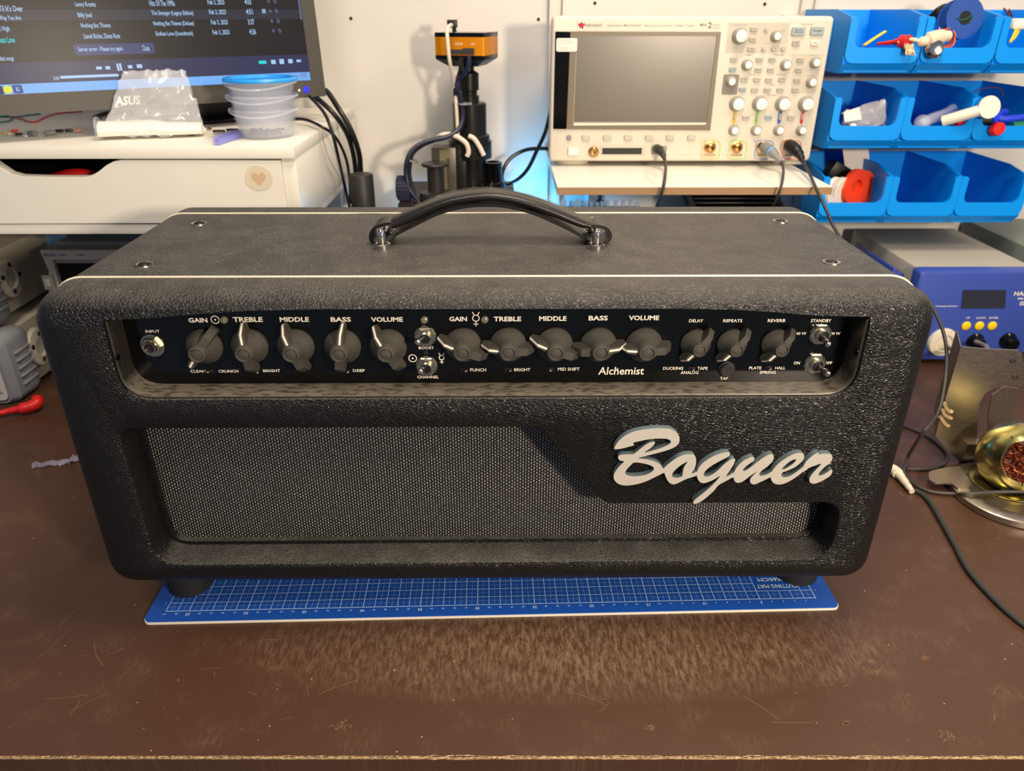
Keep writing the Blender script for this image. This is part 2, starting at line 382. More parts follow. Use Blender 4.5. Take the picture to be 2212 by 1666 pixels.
for k in range(150):
    x = rnd.uniform(-.5, .55); y = rnd.uniform(-.19, -.075) if rnd.random() < .8 else rnd.uniform(-.1, .2)
    if abs(x) < .3 and y > -.08: continue
    a = rnd.choice([rnd.gauss(1.0, .35), rnd.gauss(.3, .3), rnd.uniform(0, 3.1)]); L_ = rnd.choice([.003, .005, .008, .014, .03]); cv = rnd.uniform(-.5, .5); wd = rnd.uniform(.00006, .00016)
    pp = []; q = Vector((x, y))
    for j in range(7): pp.append(q.copy()); q = q+Vector((math.cos(a), math.sin(a)))*L_/6; a += cv/6
    for j in range(6):
        d = (pp[j+1]-pp[j]).normalized(); nn = Vector((-d.y, d.x))*wd
        if y-.02 > -.2 or True:
            scm.quad(*[(v.x, max(v.y, -.2), .00006) for v in (pp[j]-nn, pp[j+1]-nn, pp[j+1]+nn, pp[j]+nn)])
for (px, py, r) in ((735, 1570, .006), (1883, 1431, .0035), (1890, 1452, .004), (2045, 1590, .006), (1407, 1572, .003), (1828, 1562, .003), (1998, 1420, .003)):
    c = P(px, py, Z=0)
    for j in range(26):
        a = rnd.uniform(0, 6.28); q = Vector((c.x+rnd.gauss(0, r*.5), c.y+rnd.gauss(0, r*.35))); d = Vector((math.cos(a), math.sin(a)))*rnd.uniform(.0004, .0014); nn = Vector((-d.y, d.x)).normalized()*.00018
        scm.quad(*[(v.x, v.y, .00007) for v in (q-d-nn, q+d-nn, q+d+nn, q-d+nn)])
scm.done('scratches', mat('scratch_marks', (128, 92, 66), .6), top, smooth=False, label='pale scratches and scuffs')
tbm = mat('painted_steel_leg', (60, 58, 55), .5)
for x in (-1.05, 1.15):
    for y in (-.12, .64): MB().box((x, y, -.386), (.05, .05, .728)).done('leg', tbm, tb)
# ================================================================ cutting mat
cmx, cmy, cmr = .27975, -.05276, .02027
MM = frame((cmx, cmy, 0), (-math.cos(cmr), -math.sin(cmr), 0), (-math.sin(cmr), math.cos(cmr), 0), (0, 0, 1))  # local x = cm mark from the right, y = away
mt = thing('cutting_mat', 'blue cutting mat with a white centimetre grid under the black amplifier', 'cutting mat', (0, .15, 0))
MB().prism(rrect(-.0175, .5855, -.0125, .415, .006), 0.0, .0022, MM).done('mat_underside', mat('white_mat_core', (222, 214, 196), .6), mt, label='pale lower layer')
body = MB().prism(rrect(-.017, .585, -.012, .4145, .006), .0022, .0030, MM).done('mat_surface', MATBLUE, mt)
g_ = MB(); Zt = .00304
def ln(x0, y0, x1, y1, wd):
    d = Vector((x1-x0, y1-y0)); n = Vector((-d.y, d.x)).normalized()*wd/2
    g_.quad(*[MM @ Vector((a, b, Zt)) for a, b in ((x0-n.x, y0-n.y), (x1-n.x, y1-n.y), (x1+n.x, y1+n.y), (x0+n.x, y0+n.y))])
for u in range(58):
    y0, y1 = 0, .40
    if 1 < u < 5: ln(u*.01, 0, u*.01, .01, .00045); ln(u*.01, .04, u*.01, y1, .00045)
    else: ln(u*.01, -.0008 if u % 5 == 0 else 0, u*.01, y1, .00045 if u % 5 else .0006)
for v in range(41):
    if v in (2, 3): ln(.05, v*.01, .57, v*.01, .00045); ln(0, v*.01, .01, v*.01, .00045)
    else: ln(0, v*.01, .57, v*.01, .00045 if v else .0006)
for u in range(57):
    for k in range(24):
        if 1 <= u < 5 and 5 < k < 24: continue
        y = k*.0017+.0005; ln((u+.5)*.01, y, (u+.5)*.01, y+.0008, .00022)
for v in range(5):
    for k in range(336):
        x = k*.0017+.0005
        if .01 < x < .05 and 0 < v < 4: continue
        ln(x, (v+.5)*.01, x+.0008, (v+.5)*.01, .00022)
# numbers face away from the viewer
for u in range(1, 58):
    sz = .0042 if u % 5 == 0 else .0024
    g_.text(str(u), MM @ frame((u*.01, -.0040 if u % 5 == 0 else -.0032, Zt), (1, 0, 0), (0, -1, 0), (0, 0, 1)), size=sz, bold=.01, ext=0)
for v in range(1, 6): g_.text(str(v), MM @ frame((-.0035, v*.01, Zt), (1, 0, 0), (0, -1, 0), (0, 0, 1)), size=.0026, ext=0); g_.text(str(v), MM @ frame((.5735, v*.01, Zt), (1, 0, 0), (0, -1, 0), (0, 0, 1)), size=.0026, ext=0)
MT2 = MM @ frame((.0300, .0165, Zt), (1, 0, 0), (0, -1, 0), (0, 0, 1))
g_.text('CUTTING MAT', MT2, fit=(-.0195, .0175, -.0018, .0030), bold=.02, ext=0)
g_.text('45X60CM', MT2, fit=(-.0165, .0140, -.0105, -.0058), bold=.02, ext=0)
g_.done('grid_print', mat('pale_print', (190, 205, 225), .6), body, smooth=False, recalc=False)
# ================================================================ amplifier
AX, AW, ZB, ZT, YF, YB = -.0077, .6294, .0430, .2976, -.0853, .1925
amp = thing('guitar_amplifier', 'black vinyl-covered amplifier head with silver script badge and knobs, on the cutting mat', 'guitar amplifier', (AX, .04, 0.003))
cb = bmesh.new(); bmesh.ops.create_cube(cb, size=1)
bmesh.ops.transform(cb, matrix=T(AX, (YF+YB)/2, (ZB+ZT)/2) @ Matrix.Diagonal((AW, YB-YF, ZT-ZB, 1)), verts=cb.verts)
bmesh.ops.bevel(cb, geom=cb.edges[:], offset=.0245, segments=10, profile=.5, affect='EDGES')
def mk(name, bmx):
    me = bpy.data.meshes.new(name); bmesh.ops.recalc_face_normals(bmx, faces=bmx.faces[:]); bmx.to_mesh(me); bmx.free(); o = bpy.data.objects.new(name, me); sc.collection.objects.link(o); return o
shell = mk('tmp_shell', cb)
# control opening outline (x, z), counter-clockwise
pl_, pr_, pb_ = -.2668, .2538, .2214
archt = [(.2538, .2822), (.215, .2832), (.19, .2852), (.16, .2868), (.12, .2875), (-.12, .2877), (-.17, .2868), (-.21, .2846), (-.236, .2826), (-.2668, .2816)]
PAN = roundpoly([(pl_, pb_), (pr_, pb_)]+archt, [.022, .022]+[.0]*len(archt))
# curved corners at the top stay square; slide the arch into a smooth line
GR = roundpoly([(-.2745, .0722), (.2650, .0735), (.2650, .1285), (.0815, .1285), (.0285, .1968), (-.2760, .1968)], [.020, .022, .017, .010, .012, .010])
def cutter(poly, back, fl):
    b = MB(); lp = []
    for y, d in ((YF-.03, fl), (YF-.0001, fl), (YF+fl*.3, fl*.35), (YF+fl, 0), (back, 0)):
        lp.append([(x, y, z) for x, z in offset(poly, d)])
    b.loft(lp); return mk('tmp_cut', b.b)
for c in (cutter(PAN, -.020, .0012), cutter(GR, -.052, .0026)):
    m = shell.modifiers.new('b', 'BOOLEAN'); m.operation = 'DIFFERENCE'; m.solver = 'EXACT'; m.object = c
bpy.context.view_layer.update()
me = bpy.data.meshes.new_from_object(shell.evaluated_get(bpy.context.evaluated_depsgraph_get())); me.name = 'cabinet'
for o in [x for x in sc.objects if x.name.startswith('tmp_')]: bpy.data.objects.remove(o)
me.materials.clear(); me.materials.append(TOLEX)
me.polygons.foreach_set('use_smooth', [True]*len(me.polygons)); me.set_sharp_from_angle(angle=R_(32))
cab = link(bpy.data.objects.new('cabinet', me), amp, I4)
# liner frame of the control opening
b = MB(); kk_ = PAN.index((.2538, .2822)) if (.2538, .2822) in PAN else min(range(len(PAN)), key=lambda q: abs(PAN[q][0]-.2538)+abs(PAN[q][1]-.2822))
def opn(d): q = offset(PAN, d); return [q[-1]]+q[:kk_+1]
y0, y1 = YF+.0022, -.060
b.loft([[(x, y0, z) for x, z in opn(-.0002)], [(x, y0-.0006, z) for x, z in opn(-.0012)], [(x, y0, z) for x, z in opn(-.0022)], [(x, y1, z) for x, z in opn(-.0022)], [(x, y1, z) for x, z in opn(-.0002)], [(x, y0, z) for x, z in opn(-.0002)]], caps=False, closed=False)
liner = b.done('panel_surround', LINER, amp, ang=50)
PY = -.0645
ins = offset(PAN, -.0023)
panel = MB().prism([(x, z) for x, z in ins], -.002, 0, FRONT((0, PY, 0))).done('control_panel', BLACKGLOSS, amp, smooth=False)
def fitpx(x0, x1, y0, y1, Y):
    a = P(x0, y1, Y=Y); c = P(x1, y0, Y=Y); return (a.x, c.x, a.z, c.z)
FP = FRONT((0, PY-.0001, 0))
L = MB()
for t, x0, x1, y0, y1 in (('GAIN', 408, 447, 686.8, 697), ('TREBLE', 504.4, 566.5, 685, 695.7), ('MIDDLE', 605, 666.8, 685, 695.4), ('BASS', 715, 757.6, 685, 695.4), ('VOLUME', 802, 870, 685, 695.4),
    ('INPUT', 315, 344, 713, 719), ('CLEAN', 412, 443.7, 799, 805), ('CRUNCH', 472.5, 514.5, 799, 805), ('BRIGHT', 568.7, 604.7, 798, 804), ('DEEP', 762.7, 788, 797.6, 803.6),
    ('BOOST', 904.7, 937.3, 748.5, 754.6), ('CHANNEL', 901.7, 947.6, 811.5, 817.7), ('GAIN', 970.6, 1008.7, 684, 694.2), ('TREBLE', 1066.5, 1125.9, 684, 694.2), ('MIDDLE', 1164.6, 1224, 683, 693.2),
    ('BASS', 1271.3, 1313.4, 682, 692.4), ('VOLUME', 1358, 1424.4, 681.5, 692), ('PUNCH', 1015.7, 1050, 795.8, 802.6), ('BRIGHT', 1110.5, 1145.5, 795.4, 802), ('MID SHIFT', 1205, 1252, 794, 801),
    ('DELAY', 1488, 1519.4, 689.6, 696.3), ('REPEATS', 1561.7, 1604, 689.6, 696.3), ('REVERB', 1657.8, 1697, 689.3, 696), ('STANDBY', 1751, 1796.3, 689.3, 696.3), ('40 W', 1719.5, 1742, 717.6, 723.5), ('20 W', 1793.8, 1815.6, 717.6, 723.5),
    ('ON', 1714, 1728.5, 781, 787.4), ('OFF', 1779, 1798, 781, 787.4), ('DUCKING', 1432, 1476, 792.5, 799), ('TAPE', 1506, 1529, 792.5, 799), ('ANALOG', 1470, 1509, 801.6, 808.2), ('TAP', 1555, 1573, 814.3, 820.5),
    ('PLATE', 1617.8, 1645, 792, 798), ('HALL', 1674, 1697, 792, 798), ('SPRING', 1640.5, 1676.3, 801.4, 807.6)):
    big = (y1-y0) > 9
    MB().text(t, FP, fit=fitpx(x0, x1, y0, y1, PY), bold=.028 if big else .012).done('printed_word', INK, panel, smooth=False)
def ring(c, r, wd, n=28):
    L.holed([(c.x+r*math.cos(6.2832*k/n), c.z+r*math.sin(6.2832*k/n)) for k in range(n)], [[(c.x+(r-wd)*math.cos(6.2832*k/n), c.z+(r-wd)*math.sin(6.2832*k/n)) for k in range(n)]], 0, .00005, FP)
def bar2(x0, z0, x1, z1, wd):
    d = Vector((x1-x0, z1-z0)).normalized(); n = Vector((-d.y, d.x))*wd/2
    L.prism([(x0-n.x, z0-n.y), (x1-n.x, z1-n.y), (x1+n.x, z1+n.y), (x0+n.x, z0+n.y)], 0, .00005, FP)
for px, py in ((464.8, 690.8), (891.5, 774)):
    L = MB(); c = P(px, py, Y=PY); ring(c, .0031, .0006); L.holed([(c.x+.0007*math.cos(k*.785), c.z+.0007*math.sin(k*.785)) for k in range(8)], [], 0, .00005, FP); L.done('printed_symbol', INK, panel, smooth=False)
for px, py, q in ((1028, 687.5, 1), (954, 772.5, .8)):
    L = MB(); c = P(px, py, Y=PY); ring(c, .0026*q, .0006); bar2(c.x, c.z-.0026*q, c.x, c.z-.0062*q, .0006); bar2(c.x-.0017*q, c.z-.0044*q, c.x+.0017*q, c.z-.0044*q, .0006)
    bar2(c.x-.0012*q, c.z+.0024*q, c.x-.0024*q, c.z+.0046*q, .0006); bar2(c.x+.0012*q, c.z+.0024*q, c.x+.0024*q, c.z+.0046*q, .0006); L.done('printed_symbol', INK, panel, smooth=False)
lg = MB(); f4 = fitpx(1291.8, 1392, 792.7, 809.6, PY); hh = f4[3]-f4[2]
lg.text('Alchemist', FP, fit=f4, bold=.012, shear=.08)
cx = f4[0]+(f4[1]-f4[0])
lg.prism([(f4[0]+.385*(f4[1]-f4[0])+.0000, f4[3]-.0008), (f4[0]+.42*(f4[1]-f4[0]), f4[3]-.0020), (f4[0]+.455*(f4[1]-f4[0]), f4[3]-.0008), (f4[0]+.42*(f4[1]-f4[0]), f4[3]-.0014)][::-1], 0, .00005, FP)
lg.done('panel_script', INK, panel, smooth=False)
# pointer knobs
KS = MB(); KS.lathe([(.0, 0), (.0130, 0), (.0131, .0024), (.0122, .0040), (.0096, .0078), (.0072, .0122), (.0062, .0165), (.0056, .0182), (.0048, .0185), (.0042, .0170), (.0028, .0176), (0, .0180)], n=40)
def wing(sgn, tipw, basew):  # one half of the pointer bar
    pts = [(0.002, .001), (.0182, .001), (.0188, .0055), (.0135, .0138), (.0050, .0150)]
    a = []; bq = []
    for t, h in pts:
        wdt = (basew+(tipw-basew)*min(t/.018, 1))/2
        if h < .002: wdt *= 1.25
        a.append((sgn*t, -wdt, h)); bq.append((sgn*t, wdt, h))
    return a, bq
for sgn, tw in ((1, .0034), (-1, .0056)):
    a, bq = wing(sgn, tw, .0060); KS.loft([a, bq])
KN = KS.done('tmp_knob', KNOB, None, ang=30); knob_mesh = KN.data; bpy.data.objects.remove(KN)
PL = MB(); pth = [(.0184, .0015), (.0190, .0056), (.0136, .0141), (.0054, .0153)]
PL.loft([[(t+(.0002 if i < 2 else 0), -.0007, h+.0002), (t+(.0002 if i < 2 else 0), .0007, h+.0002), (t-.0002, .0007, h-.0004), (t-.0002, -.0007, h-.0004)] for i, (t, h) in enumerate(pth)])
PLO = PL.done('tmp_pl', WHITE, None, smooth=False); pl_mesh = PLO.data; bpy.data.objects.remove(PLO); pl_mesh.materials[0] = INK
knobs = [(443, 746.5, 234), (541, 746, 94), (640.5, 746, 109), (741, 746, 82), (840, 746, 119), (1000.5, 743.5, 158), (1097.5, 743, 176.5), (1197.5, 743, 159), (1292, 743, 6), (1390, 743, 179),
         (1502, 741, 231), (1580.5, 741, 231), (1676, 741, 233)]
for i, (px, py, ang) in enumerate(knobs):
    c = P(px, py, Y=PY); k = .83 if i > 9 else 1
    M = FRONT(c) @ RZ(R_(ang)) @ Matrix.Diagonal((k, k, k*.95, 1))
    ko = bpy.data.objects.new('knob', knob_mesh); link(ko, amp, M)
    po = bpy.data.objects.new('pointer_line', pl_mesh); link(po, ko, M); po['label'] = 'white pointer line'
# toggles
def hexnut(b, r, h, h0=0): b.lathe([(r*.55, h0), (r, h0), (r, h0+h*.75), (r*.9, h0+h), (r*.60, h0+h), (r*.55, h0+h*.7)], None, 6)
def toggle(px, py, tx, ty, nm):
    c = P(px, py, Y=PY); M = FRONT(c); b = MB(); hexnut(b, .0080, .0026)
    b.lathe([(0, .0018), (.0040, .0018), (.0046, .0026), (.0046, .0048), (.0036, .0056), (.0030, .0046), (0, .004)], None, 24)
    b.lathe([(.0064, 0), (.0078, 0), (.0078, .0005), (.0064, .0005)], None, 28)
    so = b.done(nm, NICKEL, amp, M)
    MB().lathe([(0, .0049), (.0033, .0049), (.0033, .0053), (0, .0053)], None, 18).done('bushing_hole', BLACK, so, M)
    tip = P(tx, ty, Y=PY-.0150); lc = M.inverted() @ tip
    b = MB(); d = lc.normalized(); a = d*.003; b.tube([a, a.lerp(lc, .4), lc], [.0013, .0017, .0023], 12, 8); b.ball(lc, .00245)
    b.done('lever', CHROME, so, M)
for a in ((919, 726, 903, 739), (922, 790, 909, 802), (1771.5, 722, 1789, 743), (1759.5, 785, 1788, 807)): toggle(*a, 'toggle_switch')
MINIH = mat('switch_slot', (34, 18, 12), .4)
for px, py, dx in ((454, 802, -5), (553, 803, 3), (749, 802, 2), (1003, 800, 3), (1098, 799, 4), (1189, 799, 0), (1494.5, 797, 3), (1661, 796, 2.5)):
    c = P(px, py, Y=PY); M = FRONT(c); b = MB().prism(rrect(-.0026, .0026, -.0015, .0015, .0008), 0, .0002)
    so = b.done('slide_switch', MINIH, amp, M); q = M.inverted() @ P(px+dx, py+2, Y=PY-.003)
    b = MB(); b.tube([(0, 0, 0), q*.6, q], .0008, 8, 3); b.ball(q, .0011, n=10); b.done('switch_tip', CHROME, so, M)
# input jack
c = P(330, 746, Y=PY); M = FRONT(c); b = MB(); b.lathe([(.0062, 0), (.0085, 0), (.0085, .0008), (.0062, .0008)]); hexnut(b, .0074, .0030, .0008)
b.lathe([(.0034, .0038), (.0036, .0060), (.0045, .0062), (.0049, .0055), (.0049, .0030), (.0034, .003)], None, 28)
jk = b.done('input_jack', NICKEL, amp, M); MB().lathe([(0, .0036), (.0034, .0036), (.0034, .004), (0, .004)]).done('socket_hole', BLACK, jk, M)
# indicator lamps and tap button
LED = mat('clear_led_lens', (150, 140, 115), .1, .5)
for px, py in ((484, 691), (916.5, 690.5), (1047, 690)):
    MB().lathe([(0, 0), (.0028, 0), (.0028, .0006), (.0024, .0016), (.0013, .0023), (0, .0026)], None, 18).done('indicator_lamp', LED, amp, FRONT(P(px, py, Y=PY)))
MB().lathe([(0, 0), (.0062, 0), (.0062, .0012), (.0052, .0014), (.0052, .0032), (.0044, .0038), (0, .0036)]).done('tap_button', RUBBER, amp, FRONT(P(1568.5, 797.5, Y=PY)))
for px, py, X, sg_ in ((254, 772, pl_+.0024, 1), (1851, 762, pr_-.0024, -1)):
    c = P(px, py, X=X); MB().lathe([(0, 0), (.0026, 0), (.0024, .0006), (.0010, .0007), (0, .0002)], frame(c, (0, sg_, 0), (0, 0, 1), (sg_, 0, 0)), 14).done('surround_screw', BLACKGLOSS, amp)
# grille cloth
b = MB(); gi = offset(GR, -.0035); b.loft([[(x, -.0605, z) for x, z in offset(GR, -.0001)], [(x, -.0605, z) for x, z in gi], [(x, -.0535, z) for x, z in gi], [(x, -.0535, z) for x, z in offset(GR, -.0001)]], caps=False); b.done('grille_frame', TOLEX, amp)
MB().prism(offset(GR, .001), 0, .0015, FRONT((0, -.0535, 0))).done('grille_cloth', CLOTH, amp, smooth=False)
# script badge traced as closed outlines, letters joined
def bg(x, y): p = P(1300+x/4.2538, 900+y/4.2538, Y=-.0905); return (p.x, p.z)
SH = {'B': ([(115, 298), (130, 260), (160, 220), (210, 178), (280, 145), (360, 125), (450, 113), (540, 109), (620, 115), (672, 136), (703, 167), (714, 202), (709, 238), (688, 266), (650, 290), (590, 312), (520, 332), (450, 350), (390, 364), (332, 384), (400, 392), (460, 405), (510, 424), (545, 450), (563, 478), (585, 505), (520, 540), (450, 575), (380, 605), (300, 625), (230, 633), (170, 625), (130, 602), (110, 567), (112, 530), (135, 490), (168, 450), (204, 412), (168, 404), (150, 382), (156, 360), (190, 350), (240, 348), (290, 345), (340, 308), (385, 272), (430, 243), (470, 233), (488, 239), (478, 260), (446, 290), (412, 313), (394, 332), (450, 318), (510, 301), (570, 279), (615, 257), (634, 238), (630, 220), (604, 207), (560, 201), (500, 202), (430, 208), (350, 225), (286, 241), (296, 262), (250, 276), (180, 294)],
            [[(300, 421), (262, 450), (227, 488), (214, 515), (226, 536), (262, 548), (320, 550), (390, 540), (440, 520), (476, 492), (474, 466), (440, 446), (375, 429)]]),
      'o': ([(560, 490), (585, 460), (625, 425), (680, 385), (740, 357), (800, 347), (846, 353), (863, 380), (865, 430), (850, 480), (822, 524), (872, 512), (890, 530), (850, 550), (790, 568), (740, 590), (690, 615), (652, 622), (615, 602), (590, 560), (575, 520)], [[(792, 415), (752, 430), (702, 465), (660, 505), (644, 538), (652, 557), (690, 565), (735, 550), (743, 520), (750, 480), (770, 440)]]),
      'g': ([(1165, 329), (1100, 337), (1040, 358), (980, 390), (925, 430), (888, 475), (872, 520), (880, 570), (905, 603), (940, 611), (985, 598), (1035, 575), (1085, 545), (1060, 582), (1030, 615), (960, 680), (890, 735), (850, 770), (840, 790), (860, 801), (910, 781), (970, 735), (1030, 680), (1070, 632), (1120, 602), (1180, 570), (1225, 545), (1225, 512), (1140, 553), (1165, 510), (1205, 450), (1225, 402), (1213, 388), (1185, 395), (1140, 425), (1100, 460), (1060, 500), (1010, 535), (965, 553), (937, 545), (937, 522), (960, 490), (1010, 450), (1070, 415), (1130, 385), (1168, 362), (1178, 342)], []),
      'n': ([(1372, 374), (1400, 380), (1394, 406), (1360, 430), (1320, 460), (1294, 492), (1306, 501), (1340, 485), (1400, 440), (1460, 395), (1510, 362), (1552, 347), (1576, 352), (1578, 385), (1560, 420), (1510, 465), (1465, 500), (1445, 530), (1462, 545), (1510, 535), (1570, 505), (1565, 545), (1500, 580), (1440, 608), (1400, 623), (1370, 612), (1361, 585), (1380, 550), (1425, 505), (1370, 540), (1310, 585), (1270, 606), (1235, 605), (1214, 580), (1211, 540), (1225, 490), (1262, 440), (1312, 400)], []),
      'e': ([(1850, 340), (1800, 337), (1740, 355), (1680, 390), (1620, 435), (1575, 485), (1553, 530), (1556, 580), (1585, 615), (1640, 623), (1700, 605), (1770, 565), (1850, 505), (1890, 480), (1865, 455), (1800, 500), (1740, 540), (1690, 558), (1655, 552), (1650, 530), (1665, 510), (1720, 490), (1780, 460), (1830, 420), (1858, 378)], [[(1785, 391), (1740, 405), (1692, 440), (1655, 478), (1672, 485), (1720, 460), (1765, 425)]]),
      'r': ([(1993, 333), (1990, 352), (2020, 345), (2080, 344), (2112, 352), (2115, 395), (2090, 430), (2050, 460), (2010, 500), (1990, 530), (2002, 545), (2050, 525), (2108, 490), (2117, 506), (2100, 540), (2050, 575), (1990, 605), (1940, 616), (1912, 602), (1907, 570), (1930, 530), (1975, 480), (2016, 432), (1960, 450), (1900, 470), (1850, 508), (1850, 462), (1870, 425), (1900, 390), (1950, 350)], [])}
bs = MB(); bf = MB()
for k, (q, (out, holes)) in enumerate(SH.items()):
    oo = spl2([bg(*p) for p in out], 3); hh_ = [spl2([bg(*p) for p in h], 3) for h in holes]
    bs.holed(oo, hh_, 0, .0048, FRONT((0, YF-.0002, 0))); bf.holed(oo, hh_, .0048, .0052+k*.00001, FRONT((0, YF-.0002, 0)))
bd = bs.done('badge', mat('blue_grey_badge_edge', (92, 108, 112), .5), amp, smooth=False, label='silver script badge'); bf.done('badge_face', LOGO, bd, smooth=False, label='brushed silver face')
# piping round the cabinet
def around(y, e=.0004):
    pts = []
    for x, z in rrect(AX-AW/2-e, AX+AW/2+e, ZB-e, ZT+e, .0245+e, 8): pts.append((x, y, z))
    return pts
for y in (-.0424, .1447):
    b = MB(); pts = [Vector(p) for p in around(y)]; pts.append(pts[0]); lp = []
    n = len(pts)
    for i, p in enumerate(pts):
        d = (pts[(i+1) % (n-1)]-pts[i-1 if i else n-2]).normalized(); nx = Vector((0, 1, 0)); ny = d.cross(nx)
        lp.append([p+nx*.0009*math.cos(k*math.pi/4)+ny*.0009*math.sin(k*math.pi/4) for k in range(8)])
    b.loft(lp, caps=False); b.done('piping', PIPING, amp)
# feet
for x, y in ((P(397, 1294, Z=.003).x, P(397, 1294, Z=.003).y+.019), (P(1733, 1269, Z=.003).x, P(1733, 1269, Z=.003).y+.019), (-.27, .125), (.262, .125)):
    MB().lathe([(0, 0), (.0180, 0), (.0190, .0012), (.0203, ZB-.003), (0, ZB-.003)], T(x, y, .0031), 40).done('foot', RUBBER, amp)
# recessed corner screws on top
for px, py in ((311, 573), (430, 484), (1796, 567), (1686, 479)):
    c = P(px, py, Z=ZT); b = MB(); b.lathe([(.0070, 0), (.0068, .0009), (.0056, .0010), (.0047, .0004), (.0047, .00005), (0, .00005)], None, 28)
    so = b.done('screw_cup', NICKEL, amp, T(c)); b = MB(); b.lathe([(.0043, .0001), (.0040, .0014), (.0020, .0021), (0, .0022)], None, 20); b.done('screw_head', BLACK, so, T(c))
# handle
HY0, HY1 = .037, .062
def hp(x, y): p = P(740+x/3.456, 380+y/3.456, Y=HY0); return (p.x, p.z)
ht = [hp(*p) for p in ((345, 352), (400, 328), (520, 270), (640, 220), (760, 175), (900, 145), (1050, 130), (1200, 140), (1350, 170), (1500, 215), (1650, 275), (1800, 338), (1875, 362))]
hb_ = [hp(*p) for p in ((375, 405), (440, 385), (560, 335), (700, 268), (850, 222), (1000, 200), (1100, 196), (1200, 205), (1330, 232), (1480, 285), (1620, 335), (1760, 390), (1830, 400))]
tp = [Vector((a, b, 0)) for a, b in ht]; bt = [Vector((a, b, 0)) for a, b in hb_]
tp = spline(tp, 4); bt = spline(bt, 4)
def band(tp, bt, y0, y1, bev, bulge=0):
    lp = []
    for i, (a, c) in enumerate(zip(tp, bt)):
        a, c = Vector((a.x, 0, a.y)), Vector((c.x, 0, c.y)); up = a-c; q = []
        for k in range(16):
            an = 2*math.pi*k/16; ca, sa = math.cos(an), math.sin(an)
            e = 4.0; rr = (abs(ca)**e+abs(sa)**e)**(-1/e)
            yy = (y0+y1)/2+(y1-y0)/2*rr*ca; s = .5+.5*rr*sa
            q.append(c+up*s+Vector((0, yy, 0)))
        lp.append(q)
    return lp
b = MB(); b.loft(band(tp, bt, HY0, HY1, 0)); hd = b.done('handle', LEATHER, amp, ang=60)
# strap under the pad with teardrop end loops
def strap(pts, th, y0, y1, name, parent):
    pts = spline([Vector((p[0], 0, p[1])) for p in pts], 5); lp = []
    for i, p in enumerate(pts):
        d = (pts[min(i+1, len(pts)-1)]-pts[max(0, i-1)]).normalized(); n = Vector((-d.z, 0, d.x))*th/2
        lp.append([p-n+Vector((0, y0, 0)), p+n+Vector((0, y0, 0)), p+n+Vector((0, y1, 0)), p-n+Vector((0, y1, 0))])
    b = MB(); b.loft(lp); 
    return b.done(name, LEATHER, parent, ang=40)
lpx = [(420, 375), (350, 362), (290, 372), (240, 392), (212, 430), (207, 470), (228, 503), (285, 515), (345, 490), (385, 450), (430, 422), (560, 357), (700, 290), (850, 245), (1000, 224), (1150, 224), (1300, 248), (1450, 292), (1600, 358), (1715, 415), (1780, 452), (1830, 492), (1880, 512), (1950, 505), (1992, 480), (2000, 440), (1975, 402), (1920, 382), (1850, 378), (1800, 372)]
strap([hp(x, y) for x, y in lpx], .0026, HY0+.001, HY1-.001, 'handle_strap', hd)
b = MB()
for i in range(2, len(tp)-3, 1):
    for s0 in (0, .5):
        a = tp[i].lerp(tp[i+1], s0+.08); c = tp[i].lerp(tp[i+1], s0+.38)
        for yy in (HY1-.0035,): b.tube([(a.x, yy, a.y+.0004), (c.x, yy, c.y+.0004)], .00028, 5, 1)
b.done('stitching', THREAD, hd)
for px, sx in ((826, 1), (1288, 1)):
    c = P(px, 537, Z=ZT); b = MB()
    for yy in (c.y, HY1+.006):
        b.lathe([(0, 0), (.0066, 0), (.0067, .0038), (.0060, .0046), (.0050, .0046), (.0048, .0034), (.0036, .0034), (.0036, .0115), (.0030, .0140), (.0016, .0155), (0, .0158)], T(c.x, yy, ZT), 28)
    b.cyl((c.x, c.y, ZT+.0105), (c.x, HY1+.006, ZT+.0105), .0022); b.done('handle_post', CHROME, amp)
# ================================================================ wall fittings
HOLE = mat('dark_hole', (40, 32, 26), .8)
for (px, py), lab in zip(((758, 40), (1163, 42), (1285, 7), (1652, 9)), ('small screw hole in the wall right of the monitor', 'small screw hole in the wall just left of the shelf rail', 'screw hole in the wall above the left half of the oscilloscope', 'screw hole in the wall above the right half of the oscilloscope')):
    c = P(px, py, Y=WALL_Y); o = MB().lathe([(0, -.0005), (.0028, -.0005), (.0022, .0008), (.0010, .0004), (0, .0002)], FRONT(c), 14).done('wall_screw', HOLE); tag(o, lab, 'screw', 'screws in the wall')
RAILM = mat('white_painted_steel', (205, 200, 190), .4)
for px, lab in ((1203, 'white slotted shelf rail fixed to the wall behind the left side of the oscilloscope'), (1745, 'white slotted shelf rail fixed to the wall behind the right side of the oscilloscope')):
    c = P(px, 15, Y=WALL_Y-.006); r = thing('shelf_rail', lab, 'rail', (c.x, WALL_Y, -.05), 0, 'wall rails')
    b = MB(); b.box((c.x-.010, WALL_Y-.006, .35), (.003, .012, .80)); b.box((c.x+.010, WALL_Y-.006, .35), (.003, .012, .80)); b.box((c.x, WALL_Y-.0015, .35), (.02, .003, .80)); b.done('rail', RAILM, r)
SHZ = .27
sh = thing('wall_shelf', 'white laminate shelf on the wall carrying the oscilloscope', 'shelf', (.25, WALL_Y, SHZ-.01))
MB().box((.246, .5575, SHZ-.005), (.349, .325, .010), bev=.0006).done('shelf_board', WHITEP, sh)
MB().box((.246, .3945, SHZ-.0052), (.349, .001, .0092)).done('edge_strip', mat('bare_chipboard', (150, 118, 86), .7), sh, label='bare brown front edge')
